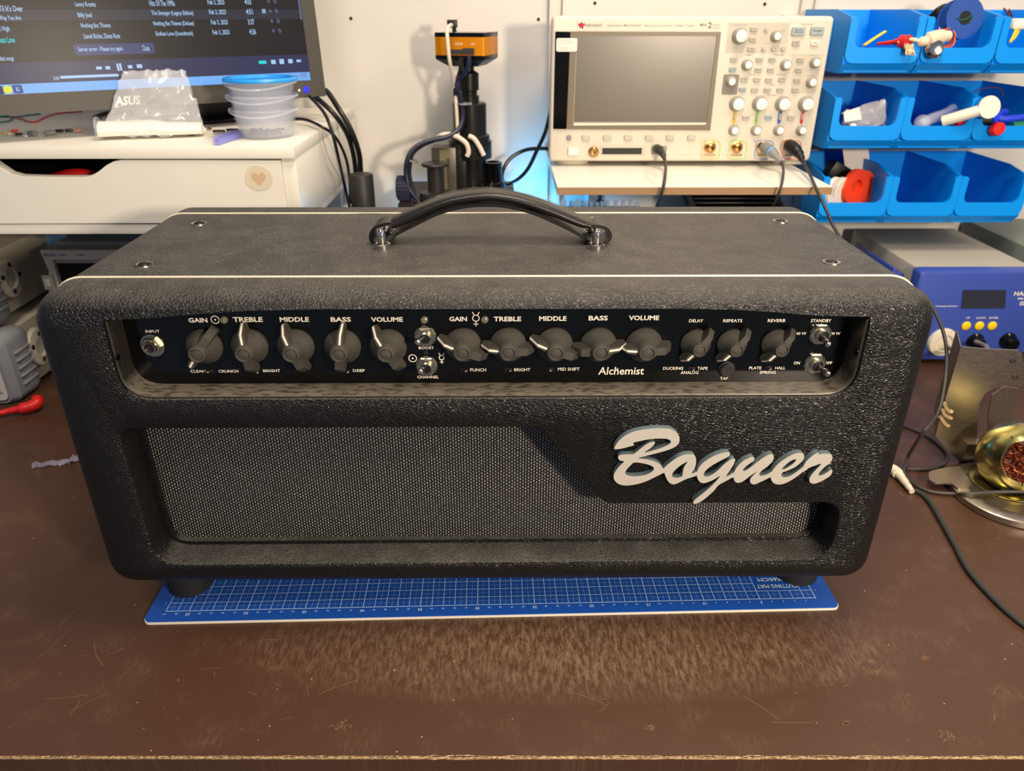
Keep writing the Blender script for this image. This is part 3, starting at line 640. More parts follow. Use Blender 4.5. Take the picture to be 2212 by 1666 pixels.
for x in (P(1203, 15, Y=.71).x, P(1745, 15, Y=.71).x-.045):
    MB().prism([(0, 0), (.25, 0), (.25, -.006), (.02, -.045), (0, -.045)], -.0015, .0015, frame((x, .718, SHZ-.0102), (0, -1, 0), (0, 0, 1), (1, 0, 0))).done('bracket', RAILM, sh)
# ================================================================ drawer unit on the bench
UX0, UX1, UY, UYB, UZ0, UZ1 = -1.02, -.2345, .323, .705, .2290, .330
un = thing('drawer_unit', 'white laminate drawer unit standing at the left end of the workbench under the monitor', 'drawer unit', (-.63, .52, 0))
MB().box(((UX0+UX1)/2, (UY+UYB)/2, UZ1-.0065), (UX1-UX0, UYB-UY, .013), bev=.0007).done('top_board', WHITEP, un)
MB().box(((UX0+UX1)/2-.0015, (UY+UYB)/2+.002, UZ0+.006), (UX1-UX0-.003, UYB-UY-.004, .012), bev=.0006).done('bottom_rail', WHITEP, un)
for x in (UX0+.009, UX1-.0090): MB().box((x, (UY+UYB)/2+.002, (UZ0+UZ1)/2), (.016, UYB-UY-.005, UZ1-UZ0-.0255), bev=.0005).done('side_panel', WHITEP, un)
MB().box(((UX0+UX1)/2, UYB-.004, (UZ0+UZ1)/2), (UX1-UX0-.034, .004, UZ1-UZ0-.0255)).done('back_panel', DGREY, un)
for x in (UX0+.03, UX1-.03): MB().box((x, UYB-.03, UZ0/2), (.03, .03, UZ0)).done('leg', WHITEP, un)
MB().box((UX0+.03, UY+.03, UZ0/2), (.03, .03, UZ0)).done('leg', WHITEP, un)
def up(px, py): p = P(px, py, Y=UY+.002); return (p.x, p.z)
dr = [(UX0+.018, UZ0+.0125), (up(606, 347)[0], up(606, 481)[1])] + [up(*q) for q in ((606, 347), (420, 346), (262, 346), (245, 349), (230, 357), (214, 370), (199, 379), (182, 383), (110, 383), (40, 381), (18, 375), (2, 364), (-20, 349), (-45, 345))] + [(UX0+.018, up(-45, 345)[1])]
db = MB().prism(dr, -.014, 0, FRONT((0, UY+.002, 0)))
dw = db.done('drawer_front', WHITEP, un, smooth=False)
MB().box(((UX0+UX1)/2, UY+.19, UZ0+.022), (UX1-UX0-.05, .33, .004)).done('drawer_bottom', DGREY, dw)
c = P(559, 385, Y=UY+.0018); M = FRONT((c.x, c.y, c.z))
st = MB().prism(spl2([(.016*math.cos(a*.7)*(1+.06*math.sin(3*a)), .0145*math.sin(a*.7)*(1+.05*math.cos(4*a))) for a in range(9)], 3), 0, .0003, M).done('sticker_patch', mat('peeled_paper_patch', (208, 196, 172), .8), dw, smooth=False, label='worn round paper patch')
ht_ = [(.0085*.0625*16*math.sin(t)**3, .0085/16*(13*math.cos(t)-5*math.cos(2*t)-2*math.cos(3*t)-math.cos(4*t))) for t in [k*6.2832/28 for k in range(28)]]
MB().prism(ht_, .0003, .0005, M).done('heart_print', mat('faded_brown_heart', (196, 166, 136), .8), st, smooth=False, label='faded brown heart')
b = MB(); pz = UZ0+.026
b.tube([(-.575, .39, pz+.018), (-.55, .38, pz+.026), (-.515, .375, pz+.034), (-.49, .385, pz+.026)], .008, 10); b.tube([(-.58, .40, pz+.012), (-.54, .41, pz+.012), (-.50, .40, pz+.014)], .007, 10)
o = b.done('pliers_handle', RED); tag(o, 'red plastic tool handle lying inside the half open white drawer', 'tool')
# ================================================================ monitor
MZ = .362; mb_ = P(705, 208, Z=MZ); ma = P(0, 250, Z=MZ); mu = (mb_-ma).normalized()
_d = ray(678, 0); q_ = CAM+_d*((mb_-CAM).dot(mu)/_d.dot(mu)); mv = (q_-mb_).normalized(); mn = mu.cross(mv).normalized()   # towards the viewer
if mn.y > 0: mn = -mn
MF = frame(mb_, mu, mv, mn)
def MP(px, py):
    d = ray(px, py); p = CAM+d*((mb_-CAM).dot(mn)/d.dot(mn)); l = MF.inverted() @ p; return (l.x, l.y)
mo = thing('monitor', 'wide black computer monitor showing a dark song list, standing on the drawer unit', 'monitor', (mb_.x-.28, mb_.y-.15, UZ1))
MWd, MHt = .625, .372
sr = MP(672, 173); sl_b = sr[1]; st_t = MHt-.014; sx1 = sr[0]; sx0 = -MWd+.013
MB().holed(rrect(-MWd, 0, 0, MHt, .003), [[(sx0, sl_b), (sx1, sl_b), (sx1, st_t), (sx0, st_t)]], -.012, 0, MF).done('bezel', mat('black_textured_bezel', (62, 58, 52), .45, bump=.2, bscale=800), mo, smooth=False)
MB().box((-MWd/2, MHt/2, -.026), (MWd-.004, MHt-.004, .028), MF, bev=.004).done('back_cover', BLACK, mo)
_nx = MP(485, 200)[0]; ft = MF @ Vector((_nx, 0, -.085)); b = MB(); b.box((0, 0, .06), (.060, .022, .116), T(ft.x, ft.y, UZ1+.002) @ RZ(math.atan2(mu.y, mu.x)), bev=.004)
b.box((0, -.022, .10), (.05, .05, .03), T(ft.x, ft.y, UZ1+.002) @ RZ(math.atan2(mu.y, mu.x)))
b2 = MB(); b2.box((0, .01, .003), (.17, .09, .006), T(ft.x, ft.y, UZ1+.0002) @ RZ(math.atan2(mu.y, mu.x)), bev=.002)
b.done('stand_neck', BLACK, mo); b2.done('stand_foot', BLACKGLOSS, mo)
def scr(name, c, e, st=1):
    m = bpy.data.materials.new(name); m.use_nodes = True; bb = m.node_tree.nodes['Principled BSDF']; bb.inputs['Base Color'].default_value = (.01, .01, .01, 1); bb.inputs['Roughness'].default_value = .3; bb.inputs['Specular IOR Level'].default_value = .12
    bb.inputs['Emission Color'].default_value = srgb(*c); bb.inputs['Emission Strength'].default_value = e; return m
SC_BG = scr('screen_dark', (30, 27, 30), .9); SC_ROW = scr('screen_row', (46, 48, 62), .9); SC_BAR = scr('screen_player', (48, 52, 88), .9); SC_TASK = scr('screen_taskbar', (118, 176, 245), 1.0)
SC_TXT = scr('screen_text', (170, 205, 245), 1.0); SC_CY = scr('screen_cyan', (30, 215, 220), 1.0); SC_TOAST = scr('screen_toast', (58, 66, 116), .9); SC_BTN = scr('screen_button', (40, 48, 84), .9); SC_DIM = scr('screen_dim', (110, 118, 160), .9)
def mq(px0, py0, px1, py1):   # plane-aligned rectangle from two opposite pixels
    a = MP(px0, py0); c = MP(px1, py1); return (min(a[0], c[0]), max(a[0], c[0]), min(a[1], c[1]), max(a[1], c[1]))
k_ = 3.072
def v_of(px, py): return MP(px/k_, py/k_)[1]
scn = MB().box(((sx0+sx1)/2, (sl_b+st_t)/2, -.003), (sx1-sx0, st_t-sl_b, .002), MF).done('screen', SC_BG, mo, smooth=False)
def strip(v0, v1, m, nm, x0=None, x1=None, z=-.0018, r=0):
    x0 = sx0 if x0 is None else x0; x1 = sx1 if x1 is None else x1
    return MB().prism(rrect(x0, x1, v0, v1, r) if r else [(x0, v0), (x1, v0), (x1, v1), (x0, v1)], z-.0001, z, MF).done(nm, m, scn, smooth=False)
strip(sl_b, v_of(1800, 488), SC_TASK, 'taskbar'); strip(v_of(1800, 488), v_of(1200, 385), SC_BAR, 'player_bar'); strip(v_of(1000, 130), v_of(1000, 63), SC_ROW, 'highlighted_row', z=-.0019)
ta = MP(495/k_, 340/k_); tc_ = MP(1025/k_, 310/k_); vt = v_of(750, 288); vb = v_of(750, 362)
strip(vb, vt, SC_TOAST, 'message_box', ta[0], tc_[0], -.0017, .003)
ca = MP(930/k_, 318/k_); cc = MP(1005/k_, 318/k_); strip(vb+.004, vt-.004, SC_BTN, 'message_button', ca[0], cc[0], -.0016, .001)
def mtext(t, x0, y0, x1, y1, m=SC_TXT, h=.0062):
    a = MP(x0/k_, y0/k_); c = MP(x1/k_, y1/k_); vy = (a[1]+c[1])/2
    MB().text(t, MF @ T(0, 0, -.00145), fit=(a[0], c[0], vy-h/2, vy+h/2), bold=.01).done('screen_word', m, scn, smooth=False)
for a in (("It Ain't Over 'Til It's Over", -190, 66, 148, 44), ('Just The Way You Are', -100, 127, 140, 118), ('at High', -16, 195, 65, 192), ('Lenny Kravitz', 500, 34, 636, 30), ('Billy Joel', 518, 105, 610, 102),
          ('Nothing But Thieves', 538, 174, 735, 170), ('Lionel Richie, Diana Ross', 556, 244, 797, 238), ('Hits Of The 1990s', 992, 22, 1160, 19), ('The Stranger (Legacy Edition)', 1007, 92, 1284, 86),
          ('Nothing But Thieves (Deluxe)', 1020, 161, 1288, 155), ('Endless Love (Soundtrack)', 1037, 229, 1282, 222), ('Feb 3, 2023', 1380, 17, 1490, 15), ('Feb 3, 2023', 1390, 83, 1500, 79), ('Feb 3, 2023', 1403, 151, 1513, 147),
          ('Feb 3, 2023', 1414, 217, 1524, 214), ('4:03', 1625, 12, 1668, 11), ('4:51', 1635, 78, 1678, 76), ('3:37', 1647, 146, 1688, 144), ('4:26', 1657, 211, 1700, 209),
          ('Recommended songs', -110, 398, 92, 388), ('Server error - Please try again', 520, 333, 815, 324), ('Close', 945, 319, 993, 317)): mtext(*a)
mtext('Endless Love', -40, 266, 97, 262, SC_CY); mtext('3:04', 355, 520, 392, 518, h=.004); mtext('4:34', 1200, 480, 1236, 478, h=.004); mtext('13:14', 2000, 488, 2036, 486, SC_DIM, .0035); mtext('02/11/2025', 1965, 507, 2038, 503, SC_DIM, .0035)
for x, y in ((1785, 8), (1795, 73), (1806, 139), (1817, 204)): mtext('+', x-9, y, x+9, y, SC_DIM, .005); mtext('o', x+33, y, x+51, y, SC_DIM, .005)
mtext('...', 1742, 74, 1764, 73)
def dotp(x, y, w_, h_, m, nm, r=0, z=-.0015):
    a = MP(x/k_, y/k_); MB().prism(rrect(a[0]-w_/2, a[0]+w_/2, a[1]-h_/2, a[1]+h_/2, r or .0004, 3), z-.0001, z, MF).done(nm, m, scn, smooth=False)
for x, y, w_, h_ in ((784, 446, .0022, .0080), (802, 444, .0022, .0080), (717, 450, .005, .0035), (865, 443, .005, .0035), (658, 451, .006, .003), (927, 439, .006, .004), (1817, 411, .006, .005), (1872, 408, .006, .006), (1930, 406, .006, .005), (1985, 404, .006, .003)): dotp(x, y, w_, h_, SC_TXT, 'screen_icon')
dotp(1745, 413, .010, .0038, SC_CY, 'screen_icon'); dotp(52, 595, .0085, .0085, scr('icon_yellow', (225, 225, 40), 1), 'screen_icon', .004); dotp(118, 592, .0095, .0090, scr('icon_navy', (20, 60, 140), 1), 'screen_icon', .001); mtext('Ki', 108, 594, 129, 592, SC_TXT, .005); dotp(-10, 600, .0095, .0090, SC_BTN, 'screen_icon', .001)
a = MP(402/k_, 516/k_); c1 = MP(787/k_, 498/k_); c2 = MP(1190/k_, 480/k_); vv = (a[1]+c1[1]+c2[1])/3
strip(vv-.0014, vv+.0014, SC_TXT, 'progress_bar', a[0], c1[0], -.0015); strip(vv-.0004, vv+.0004, SC_DIM, 'progress_track', c1[0], c2[0], -.0015)
strip(v_of(1995, 130), st_t, SC_DIM, 'scroll_bar', MP(1993/k_, 60/k_)[0]-.001, MP(1993/k_, 60/k_)[0]+.001, -.0015)
a = MP(757/k_, 672/k_); c1 = MP(935/k_, 662/k_)
MB().text('ASUS', MF @ T(0, 0, .0003), fit=(a[0], c1[0], (a[1]+c1[1])/2-.0052, (a[1]+c1[1])/2+.0052), bold=.03, shear=.3, ext=.0003).done('maker_badge', CHROME, mo, smooth=False, label='silver maker lettering')
a = MP(2032/k_, 595/k_); MB().lathe([(0, 0), (.0042, 0), (.0038, .0012), (0, .0014)], MF @ T(a[0], a[1], 0), 18).done('power_button', mat('blue_power_light', (10, 20, 200), .4, emit=(20, 40, 255), estr=1.2), mo, label='glowing blue power button')
a = MP(1985/k_, 600/k_); MB().lathe([(0, 0), (.0018, 0), (.0015, .001), (0, .0011)], MF @ T(a[0], a[1], 0), 12).done('indicator_light', mat('white_dot', (220, 220, 215), .4), mo)
# cables dropping behind the monitor
for i, (pts, r, lab) in enumerate((([(684, 205, .60), (704, 196, .60), (732, 236, .565), (758, 281, .56), (775, 330, .57), (779, 371, .59), (783, 440, .59)], .0040, 'thick black cable hanging behind the right edge of the monitor, outermost of the bundle'),
        ([(674, 206, .55), (686, 213, .545), (722, 247, .53), (749, 288, .55), (763, 333, .58), (769, 380, .60), (772, 440, .60)], .0036, 'black cable hanging beside the thickest cable behind the monitor'),
        ([(668, 208, .52), (686, 226, .49), (704, 250, .45), (718, 288, .435), (729, 333, .45), (742, 390, .54), (756, 450, .545)], .0022, 'thin black cable running steeply down the side of the drawer unit'),
        ([(628, 258, .52), (648, 257, .51), (668, 261, .49), (695, 274, .450), (722, 293, .47), (744, 333, .50), (754, 378, .51), (757, 440, .51)], .0020, 'thin dark cable curving over the drawer unit top from behind the plastic tubs'))):
    b = MB(); b.tube([P(x, y, Y=yy) for x, y, yy in pts], r, 10); o = b.done('cable', BLACK); tag(o, lab, 'cable', 'cables behind the monitor')
# things on the drawer unit
UT = UZ1
c = P(565, 303, Z=UT); TX, TY = c.x, c.y+.028
CONT = []
def tub(z, w_, label, lid=False):
    t = thing('plastic_tub', label, 'food tub', (TX, TY, z), 0, 'stacked plastic tubs')
    b = MB(); pr_ = [(0, 0), (w_*.78, 0), (w_*.82, .002), (w_, .030), (w_+.0035, .031), (w_+.0035, .0335), (w_-.001, .0335), (w_*.80, .003), (0, .0025)]
    n = 40; b.lathe(pr_, T(TX, TY, z), n); b.done('tub_body', TUBM, t)
    b = MB(); lp = []
    for k in range(25):
        a = math.pi*(1+ k/24); q = Vector((TX+(w_+.0035)*math.cos(a), TY+(w_+.0035)*math.sin(a), z+.032-.006*math.sin(math.pi*k/24)**2*(1 if k % 2 == 0 else 1))); lp.append(q)
    b.tube(lp, .0011, 6, 1); b.done('tub_rim', TUBM, t)
    if lid:
        MB().lathe([(0, .0345), (w_-.004, .0345), (w_-.003, .0375), (w_+.003, .0375), (w_+.0045, .0355), (w_+.0045, .0335), (w_-.001, .0340), (0, .0335)], T(TX, TY, z), n).done('lid', LIDB, t, label='bright blue lid')
tub(UT+.0003, .0375, 'clear plastic tub at the bottom of the stack, small dark screws inside')
tub(UT+.0155, .0385, 'clear plastic tub in the middle of the stack on the drawer unit')
tub(UT+.0305, .0385, 'clear plastic tub on top of the stack, closed by a bright blue lid', True)
b = MB(); rnd = random.Random(5)
for k in range(9): b.tube([(TX+rnd.uniform(-.018, .018), TY+rnd.uniform(-.02, .01), UT+.005), (TX+rnd.uniform(-.02, .02), TY+rnd.uniform(-.02, .01), UT+.0085)], .0016, 6, 1)
o = b.done('small_screws', DGREY); tag(o, 'handful of dark screws inside the bottom clear tub', 'screws', kind='stuff')
# zip bag with a paper pack
c = P(335, 297, Z=UT); BM = frame((c.x, c.y+.003, UT+.0004), (1, .28, 0), (-.28, 1, 0), (0, 0, 1))
bag = thing('parts_bag', 'crumpled clear zip bag holding a folded white paper pack, on the drawer unit', 'plastic bag', (c.x, c.y+.012, UT))
def crumple(nx, ny, f, seed, amp_):
    rr = random.Random(seed); v = [[f(i/(nx-1), j/(ny-1)) + Vector((rr.gauss(0, amp_), rr.gauss(0, amp_), rr.gauss(0, amp_))) for i in range(nx)] for j in range(ny)]; return v
def sheet(b, v):
    V = [[b.b.verts.new(p) for p in r] for r in v]
    for j in range(len(V)-1):
        for i in range(len(V[0])-1): b.b.faces.new((V[j][i], V[j][i+1], V[j+1][i+1], V[j+1][i]))
b = MB()
for sgn, sd in ((1, 3), (-1, 4)):
    def f(s, t, sgn=sgn):
        x0 = -.062+.040*t if t > .35 else -.062+.040*t
        wd = .120-.052*t; x = x0+wd*s; thick = .012*math.sin(math.pi*s)*(1-t)**.6+.0015
        z = .004+.070*t**1.15; y = -.004+.018*t-sgn*thick-.006*t*t
        return Vector((x, y, max(.001, z)))
    sheet(b, crumple(16, 14, f, sd, .0014))
b.done('bag_film', GLASSY, bag, BM, recalc=False, ang=60)
b = MB(); v = []
prof = [(-.016, .0045), (-.018, .010), (-.012, .017), (0, .020), (.012, .017), (.016, .010), (.014, .004), (0, .0015)]
b.loft([[(x, y*(1+.12*math.sin(x*60)), z*(1-.25*(x+.06)/.12 if x > 0 else 1)) for y, z in prof] for x in [-.060, -.057, -.045, -.03, -.015, 0, .015, .03, .043, .052, .055]])
b.done('paper_pack', PAPER, bag, BM, ang=50)
b = MB(); b.tube([(-.063, 0, .009), (-.060, 0, .009)], [.0165, .0165], 12, 1); b.done('bag_end', TUBM, bag, BM)
# little parts lying about
smalls = [(8, 291, .0025, YEL, 'tiny yellow component at the left end of the row of loose parts'), (22, 293, .003, CREAM, 'pale bead-shaped component beside the red-orange one'), (33, 287, .004, mat('orange_part', (225, 80, 40), .5), 'small red-orange component behind the dark chips'),
          (42, 294, .004, DGREY, 'flat dark component beside the red-orange one'), (72, 294, .0065, GREY, 'long grey metal component on legs, third cluster from the left'), (110, 293, .0065, GREY, 'flat oval grey can component'),
          (130, 287, .0045, DGREY, 'small dark trimmer, left one of the pair'), (150, 286, .0045, DGREY, 'small dark trimmer, right one of the pair'), (170, 286, .004, mat('pink_part', (225, 150, 120), .5), 'pinkish component with bent wire legs at the right end'),
          (415, 294, .003, DGREY, 'dark tiny spacer just right of the zip bag'), (424, 286, .003, GREY, 'upper grey spacer right of the zip bag'), (427, 276, .003, GREY, 'rear grey spacer right of the zip bag'), (453, 281, .003, GOLD, 'small gold-coloured connector between the bag and the tubs')]
for px, py, r, m, lab in smalls:
    c = P(px, py, Z=UT); rr = random.Random(px); t = thing('loose_component', lab, 'electronic part', (c.x, c.y, UT), rr.uniform(-.6, .6), 'loose electronic parts on the drawer unit')
    b = MB(); M = WM[t]; b.box((0, 0, r*.45+.0006), (r*2, r*1.1, r*.8), M, bev=r*.25); b.done('component_body', m, t)
    b = MB()
    for s in (-1, 1): b.tube([M @ Vector((s*r*.5, -r*.4, .0008)), M @ Vector((s*r*.8, -r*1.2, .0005)), M @ Vector((s*r*1.2, -r*1.6, .0004))], .0003, 5, 2)
    b.done('wire_leg', CHROME, t)
for px, py, lab in ((474, 290, 'black chip with two rows of pins, nearest the bag'), (503, 287, 'black chip with two rows of pins, nearest the tubs')):
    c = P(px, py, Z=UT); t = thing('chip', lab, 'chip', (c.x, c.y, UT), .1, 'chips on the drawer unit'); M = WM[t]
    MB().box((0, 0, .0035), (.014, .0055, .003), M, bev=.0004).done('chip_body', BLACK, t)
    b = MB()
    for k in range(7):
        for s in (-1, 1): b.box((-.0054+k*.0018, s*.0032, .0018), (.0007, .0005, .0034), M)
    b.done('pin_rows', CHROME, t, smooth=False)
for k, (a, c, lab) in enumerate((((466, 307), (520, 290), 'violet-tinted clear plastic channel in front of the tubs, lower one'), ((475, 300), (528, 284), 'violet-tinted clear plastic channel behind the lower one'))):
    p0 = P(*a, Z=UT+.004); p1 = P(*c, Z=UT+.004); b = MB(); d = (p1-p0).normalized(); n = Vector((-d.y, d.x, 0)); z = Vector((0, 0, 1))
    if k: p0 += n*.004; p1 += n*.004
    b.loft([[p+n*x+z*y for x, y in ((-.0035, .003), (-.0035, -.0035), (.0035, -.0035), (.0035, .003), (.0029, .003), (.0029, -.0028), (-.0029, -.0028), (-.0029, .003))] for p in (p0, p1)])
    o = b.done('plastic_channel', mat('violet_clear_plastic', (150, 155, 230), .2, alpha=.4)); tag(o, lab, 'plastic strip', 'clear plastic channels')
for pts, m, nm, lab in (([(-30, 250), (-5, 252), (20, 252), (40, 252), (60, 249), (88, 246)], TEAL, 'wire', 'teal wire lying behind the loose parts, straight upper one'), ([(-30, 266), (0, 264), (20, 261), (26, 254), (10, 250), (-30, 254)], TEAL, 'wire', 'teal wire looping back at the left edge of the photo'),
        ([(26, 252), (45, 256), (65, 263), (80, 262), (100, 252), (125, 245), (150, 243), (178, 241)], RED, 'wire', 'red wire curving behind the loose parts'), ([(205, 254), (225, 246), (250, 243), (270, 242), (285, 244)], BLACK, 'cable', 'tangle of thick black cable behind the left side of the zip bag'),
        ([(400, 240), (420, 236), (450, 238), (470, 243), (455, 248), (425, 246), (410, 243)], BLACK, 'cable', 'coil of black cable between the zip bag and the tubs')):
    r = .0010 if m is not BLACK else .0035; pp = [P(x, y, Z=UT+r+.0005+(0 if m is not BLACK else .0)) for x, y in pts]
    pp = [Vector((p.x, min(p.y, .69), p.z)) for p in pp]
    b = MB(); b.tube(pp, r if m is not BLACK else .003, 8); o = b.done(nm, m); tag(o, lab, nm)
# ================================================================ bench instruments at the left
def bench_meter(x1, y0, z0, label, red):
    """local: right side at x=0, front at y=0, foot at z=0"""
    t = thing('bench_meter', label, 'bench multimeter', (x1-.12, y0+.13, z0), 0, 'stacked bench multimeters'); M = T(x1, y0, z0)
    b = MB(); b.prism([(.03, .004), (.235, .004), (.235, .088), (.045, .088), (.03, .082)], 0, .228, M @ frame((-.235, 0, 0), (0, 1, 0), (0, 0, 1), (1, 0, 0)) ); b.done('case', CREAM, t)
    b = MB(); b.loft([[(x, y, z) for x, z in rrect(-.243+e, .008-e, -.0+e*.2, .094-e*.6, .012)] for y, e in ((-.012, .010), (-.004, .002), (.030, .0), (.044, .004))], M); b.done('front_bumper', mat('blue_grey_rubber', (132, 134, 140), .6), t)
    b = MB(); b.prism(rrect(-.232, -.006, .008, .084, .006), 0, .002, M @ FRONT((0, -.0125, 0))); fp = b.done('front_panel', mat('pale_panel', (205, 206, 202), .5), t, smooth=False)
    b = MB(); hm = M @ frame((.0005, .062, .052), (0, 1, 0), (0, 0, 1), (1, 0, 0)); b.lathe([(0, 0), (.026, 0), (.024, .006), (.013, .007), (.012, .004), (0, .004)], hm, 28, 1, 1.05)
    hb = b.done('handle_hub', CREAM, t); b = MB()
    for a in (0, 1.4, 2.8, 4.6): b.lathe([(0, .0060), (.0035, .0060), (.0035, .0072), (0, .0072)], hm @ T(.018*math.cos(a), .018*math.sin(a), 0), 12)
    b.done('hub_hole', DGREY, hb, smooth=False)
    b = MB()
    for k in range(5): b.box((.006, .022, .022+k*.011), (.006, .034, .004), M, bev=.0015)
    b.done('grip_ribs', mat('blue_grey_rubber', (132, 134, 140), .6), t)
    for k, (x, z) in enumerate(((-.018, .030), (-.018, .052), (-.036, .030), (-.036, .052))):
        b = MB(); b.lathe([(0, 0), (.0065, 0), (.0065, .004), (.0040, .004), (.0035, .001), (0, .001)], M @ FRONT((x, -.0145, z)), 18); b.done('terminal', RED if k in (0, 3) else BLACK, t)
    for tx, z in (('2 A', .068), ('50', .041), ('3A', .019)): MB().text(tx, M @ FRONT((-.0135, -.0148, z)), size=.006).done('printed_word', DGREY, fp, smooth=False)
    return t
c0 = P(82, 824, Z=.004)
bench_meter(-.645, .335, .0, 'lower bench multimeter of the stack, resting on the workbench by a red plug', 1)
bench_meter(-.663, .345, .0955, 'upper bench multimeter of the stack, tucked below the white drawer unit', 0)
b = MB(); b.tube([P(x, y, Z=z) for x, y, z in ((-40, 902, .007), (0, 893, .007), (30, 886, .008), (52, 882, .009), (72, 876, .010), (80, 870, .012), (81, 862, .014))], [.0040, .0040, .0045, .0072, .0078, .0075, .0070], 12); o = b.done('test_lead', RED)
tag(o, 'red right-angled banana plug and lead lying below the lower bench multimeter', 'test lead')
# signal generator under the unit
gy = .405; gl = P(86, 541, Y=gy); GX, GZT = gl.x, gl.z
pc = thing('equipment_case', 'dark flat instrument case supporting the signal generator under the drawer unit', 'instrument', (GX+.13, gy+.1, 0)); MB().box((GX+.135, gy+.105, .0375), (.25, .19, .0735), bev=.003).done('case', DGREY, pc)
sg = thing('signal_generator', 'pale bench signal generator with a dark display, half hidden behind the amplifier', 'signal generator', (GX+.13, gy+.07, .0745))
def gq(px, py): p = P(px, py, Y=gy); return (p.x, p.z)
body_ = [(GX, GZT), (GX+.004, GZT-.03), gq(100, 605), gq(110, 645), (GX+.014, .0755), (GX+.262, .0755), (GX+.262, GZT), (GX+.16, GZT)][::-1]
MB().holed(body_, [[gq(114, 561), gq(128, 615), (gq(128, 615)[0]+.006, .090), (GX+.15, .090), (GX+.15, gq(114, 561)[1])]], -.004, 0, FRONT((0, gy, 0))).done('front_frame', CREAM, sg, smooth=False)
b = MB(); b.prism(body_, -.13, -.004, FRONT((0, gy, 0)), None); b.done('case', GREYBEIGE, sg, smooth=False)
MB().prism([(GX+.004, GZT), (GX+.258, GZT), (GX+.256, GZT+.006), (GX+.014, GZT+.006)], -.12, -.02, FRONT((0, gy, 0))).done('top_cover', mat('pale_grey_cover', (150, 150, 146), .5), sg, smooth=False)
MB().box((GX+.085, gy+.0032, .125), (.14, .001, .085)).done('display', BLACKGLOSS, sg)
b = MB(); x, z = gq(108, 609); b.box((x, gy-.002, z), (.015, .004, .020), bev=.001); pb = b.done('power_button_frame', GREYBEIGE, sg); MB().box((x, gy-.0045, z), (.008, .003, .011), bev=.001).done('power_button', CREAM, pb)
MB().text('RIGOL', FRONT((0, gy-.0002, 0)), fit=(gq(95, 552)[0], gq(122, 552)[0], gq(95, 554)[1], gq(95, 547.5)[1]), bold=.02).done('printed_word', mat('blue_ink', (30, 80, 170), .5), sg, smooth=False)
MB().text('DG812', FRONT((0, gy-.0002, 0)), fit=(gq(126, 552)[0], gq(144, 552)[0], gq(95, 553.5)[1], gq(95, 548.5)[1])).done('printed_word', DGREY, sg, smooth=False)
MB().text('10 MHz', FRONT((0, gy-.0002, 0)), fit=(gq(165, 552)[0], gq(181, 552)[0], gq(95, 553.5)[1], gq(95, 548.5)[1])).done('printed_word', DGREY, sg, smooth=False)
# black post
c = P(779, 376, Y=.50); r = .0168
cp = thing('black_post', 'plain black cylindrical post standing behind the amplifier, left of the microscope', 'post', (c.x, .50, 0))
MB().lathe([(0, 0), (r, 0), (r, c.z-.002), (r-.001, c.z), (0, c.z)], T(c.x, .50, 0), 36).done('post_body', mat('satin_black_tube', (28, 27, 25), .5), cp)
# ================================================================ microscope
MY = .60
def mp(px, py, Y=MY): return P(px, py, Y=Y)
ms = thing('microscope', 'black video microscope with an orange camera block on top, behind the amplifier handle', 'microscope', (-.045, .62, 0))
sz = P(780, 432, Y=.56).z
MB().prism(rrect(-.150, .02, .52, .695, .01), 0, .012, T(0, 0, sz-.012)).done('base_plate', mat('satin_black_plate', (36, 34, 33), .4), ms)
for x in (-.135, .0):
    for y in (.54, .68): MB().lathe([(0, 0), (.012, 0), (.012, sz-.0125), (0, sz-.0125)], T(x, y, 0), 18).done('leg', BLACK, ms)
ax_ = mp(1013, 250).x; MY2 = .62
def tz(py, Y=MY2): return P(1013, py, Y=Y).z
ax_ = P(1014, 250, Y=MY2).x
b = MB()
prof = [(0, 400), (.024, 400), (.024, 342), (.033, 340), (.033, 303), (.030, 302), (.030, 292), (.0285, 290), (.0255, 289), (.0255, 224), (.0235, 221), (.0150, 219), (.0150, 206), (.0122, 204), (.0122, 196), (.0150, 194), (.0150, 158), (.012, 155), (.0085, 152), (.0085, 136)]
b.lathe([(r, tz(py)) for r, py in prof], T(ax_, MY2, 0), 36); b.done('lens_tube', mat('satin_black_metal', (26, 25, 22), .28, .3), ms)
cz0, cz1 = P(1046, 139, Y=.585).z, P(1046, 71, Y=.585).z; near = P(1046, 100, Y=.585)
CM = frame((near.x, near.y, 0), (math.cos(R_(-15)), math.sin(R_(-15)), 0), (-math.sin(R_(-15)), math.cos(R_(-15)), 0), (0, 0, 1))
a1, a2 = cz0+(cz1-cz0)*.27, cz0+(cz1-cz0)*.86
def cblock(w_, d_, z0, z1, inset=0): return MB().prism([(x, y) for x, y in rrect(-w_+inset, -inset, inset, d_-inset, .0015, 2)], z0, z1, CM)
cc_ = cblock(.073, .073, a1, a2).done('camera_block', AMBER, ms, label='orange camera block', ang=60)
cblock(.073, .073, cz0+.006, a1-.0001).done('camera_base', BLACKGLOSS, cc_, ang=60); cblock(.073, .073, a2+.0001, cz1).done('camera_top', BLACKGLOSS, cc_, ang=60)
b = MB(); b.loft([[CM @ Vector((x, y, z)) for x, y in rrect(-.073+e, -e, e, .073-e, .002, 2)] for z, e in ((cz0-.004, .014), (cz0+.0055, 0))]); b.done('camera_collar', BLACK, cc_)
b = MB(); b.box((-.022, -.0025, (a1+a2)/2-.006), (.016, .006, .008), CM); b.box((-.040, -.002, (a1+a2)/2-.007), (.022, .005, .006), CM); b.done('camera_port', DGREY, cc_, smooth=False)
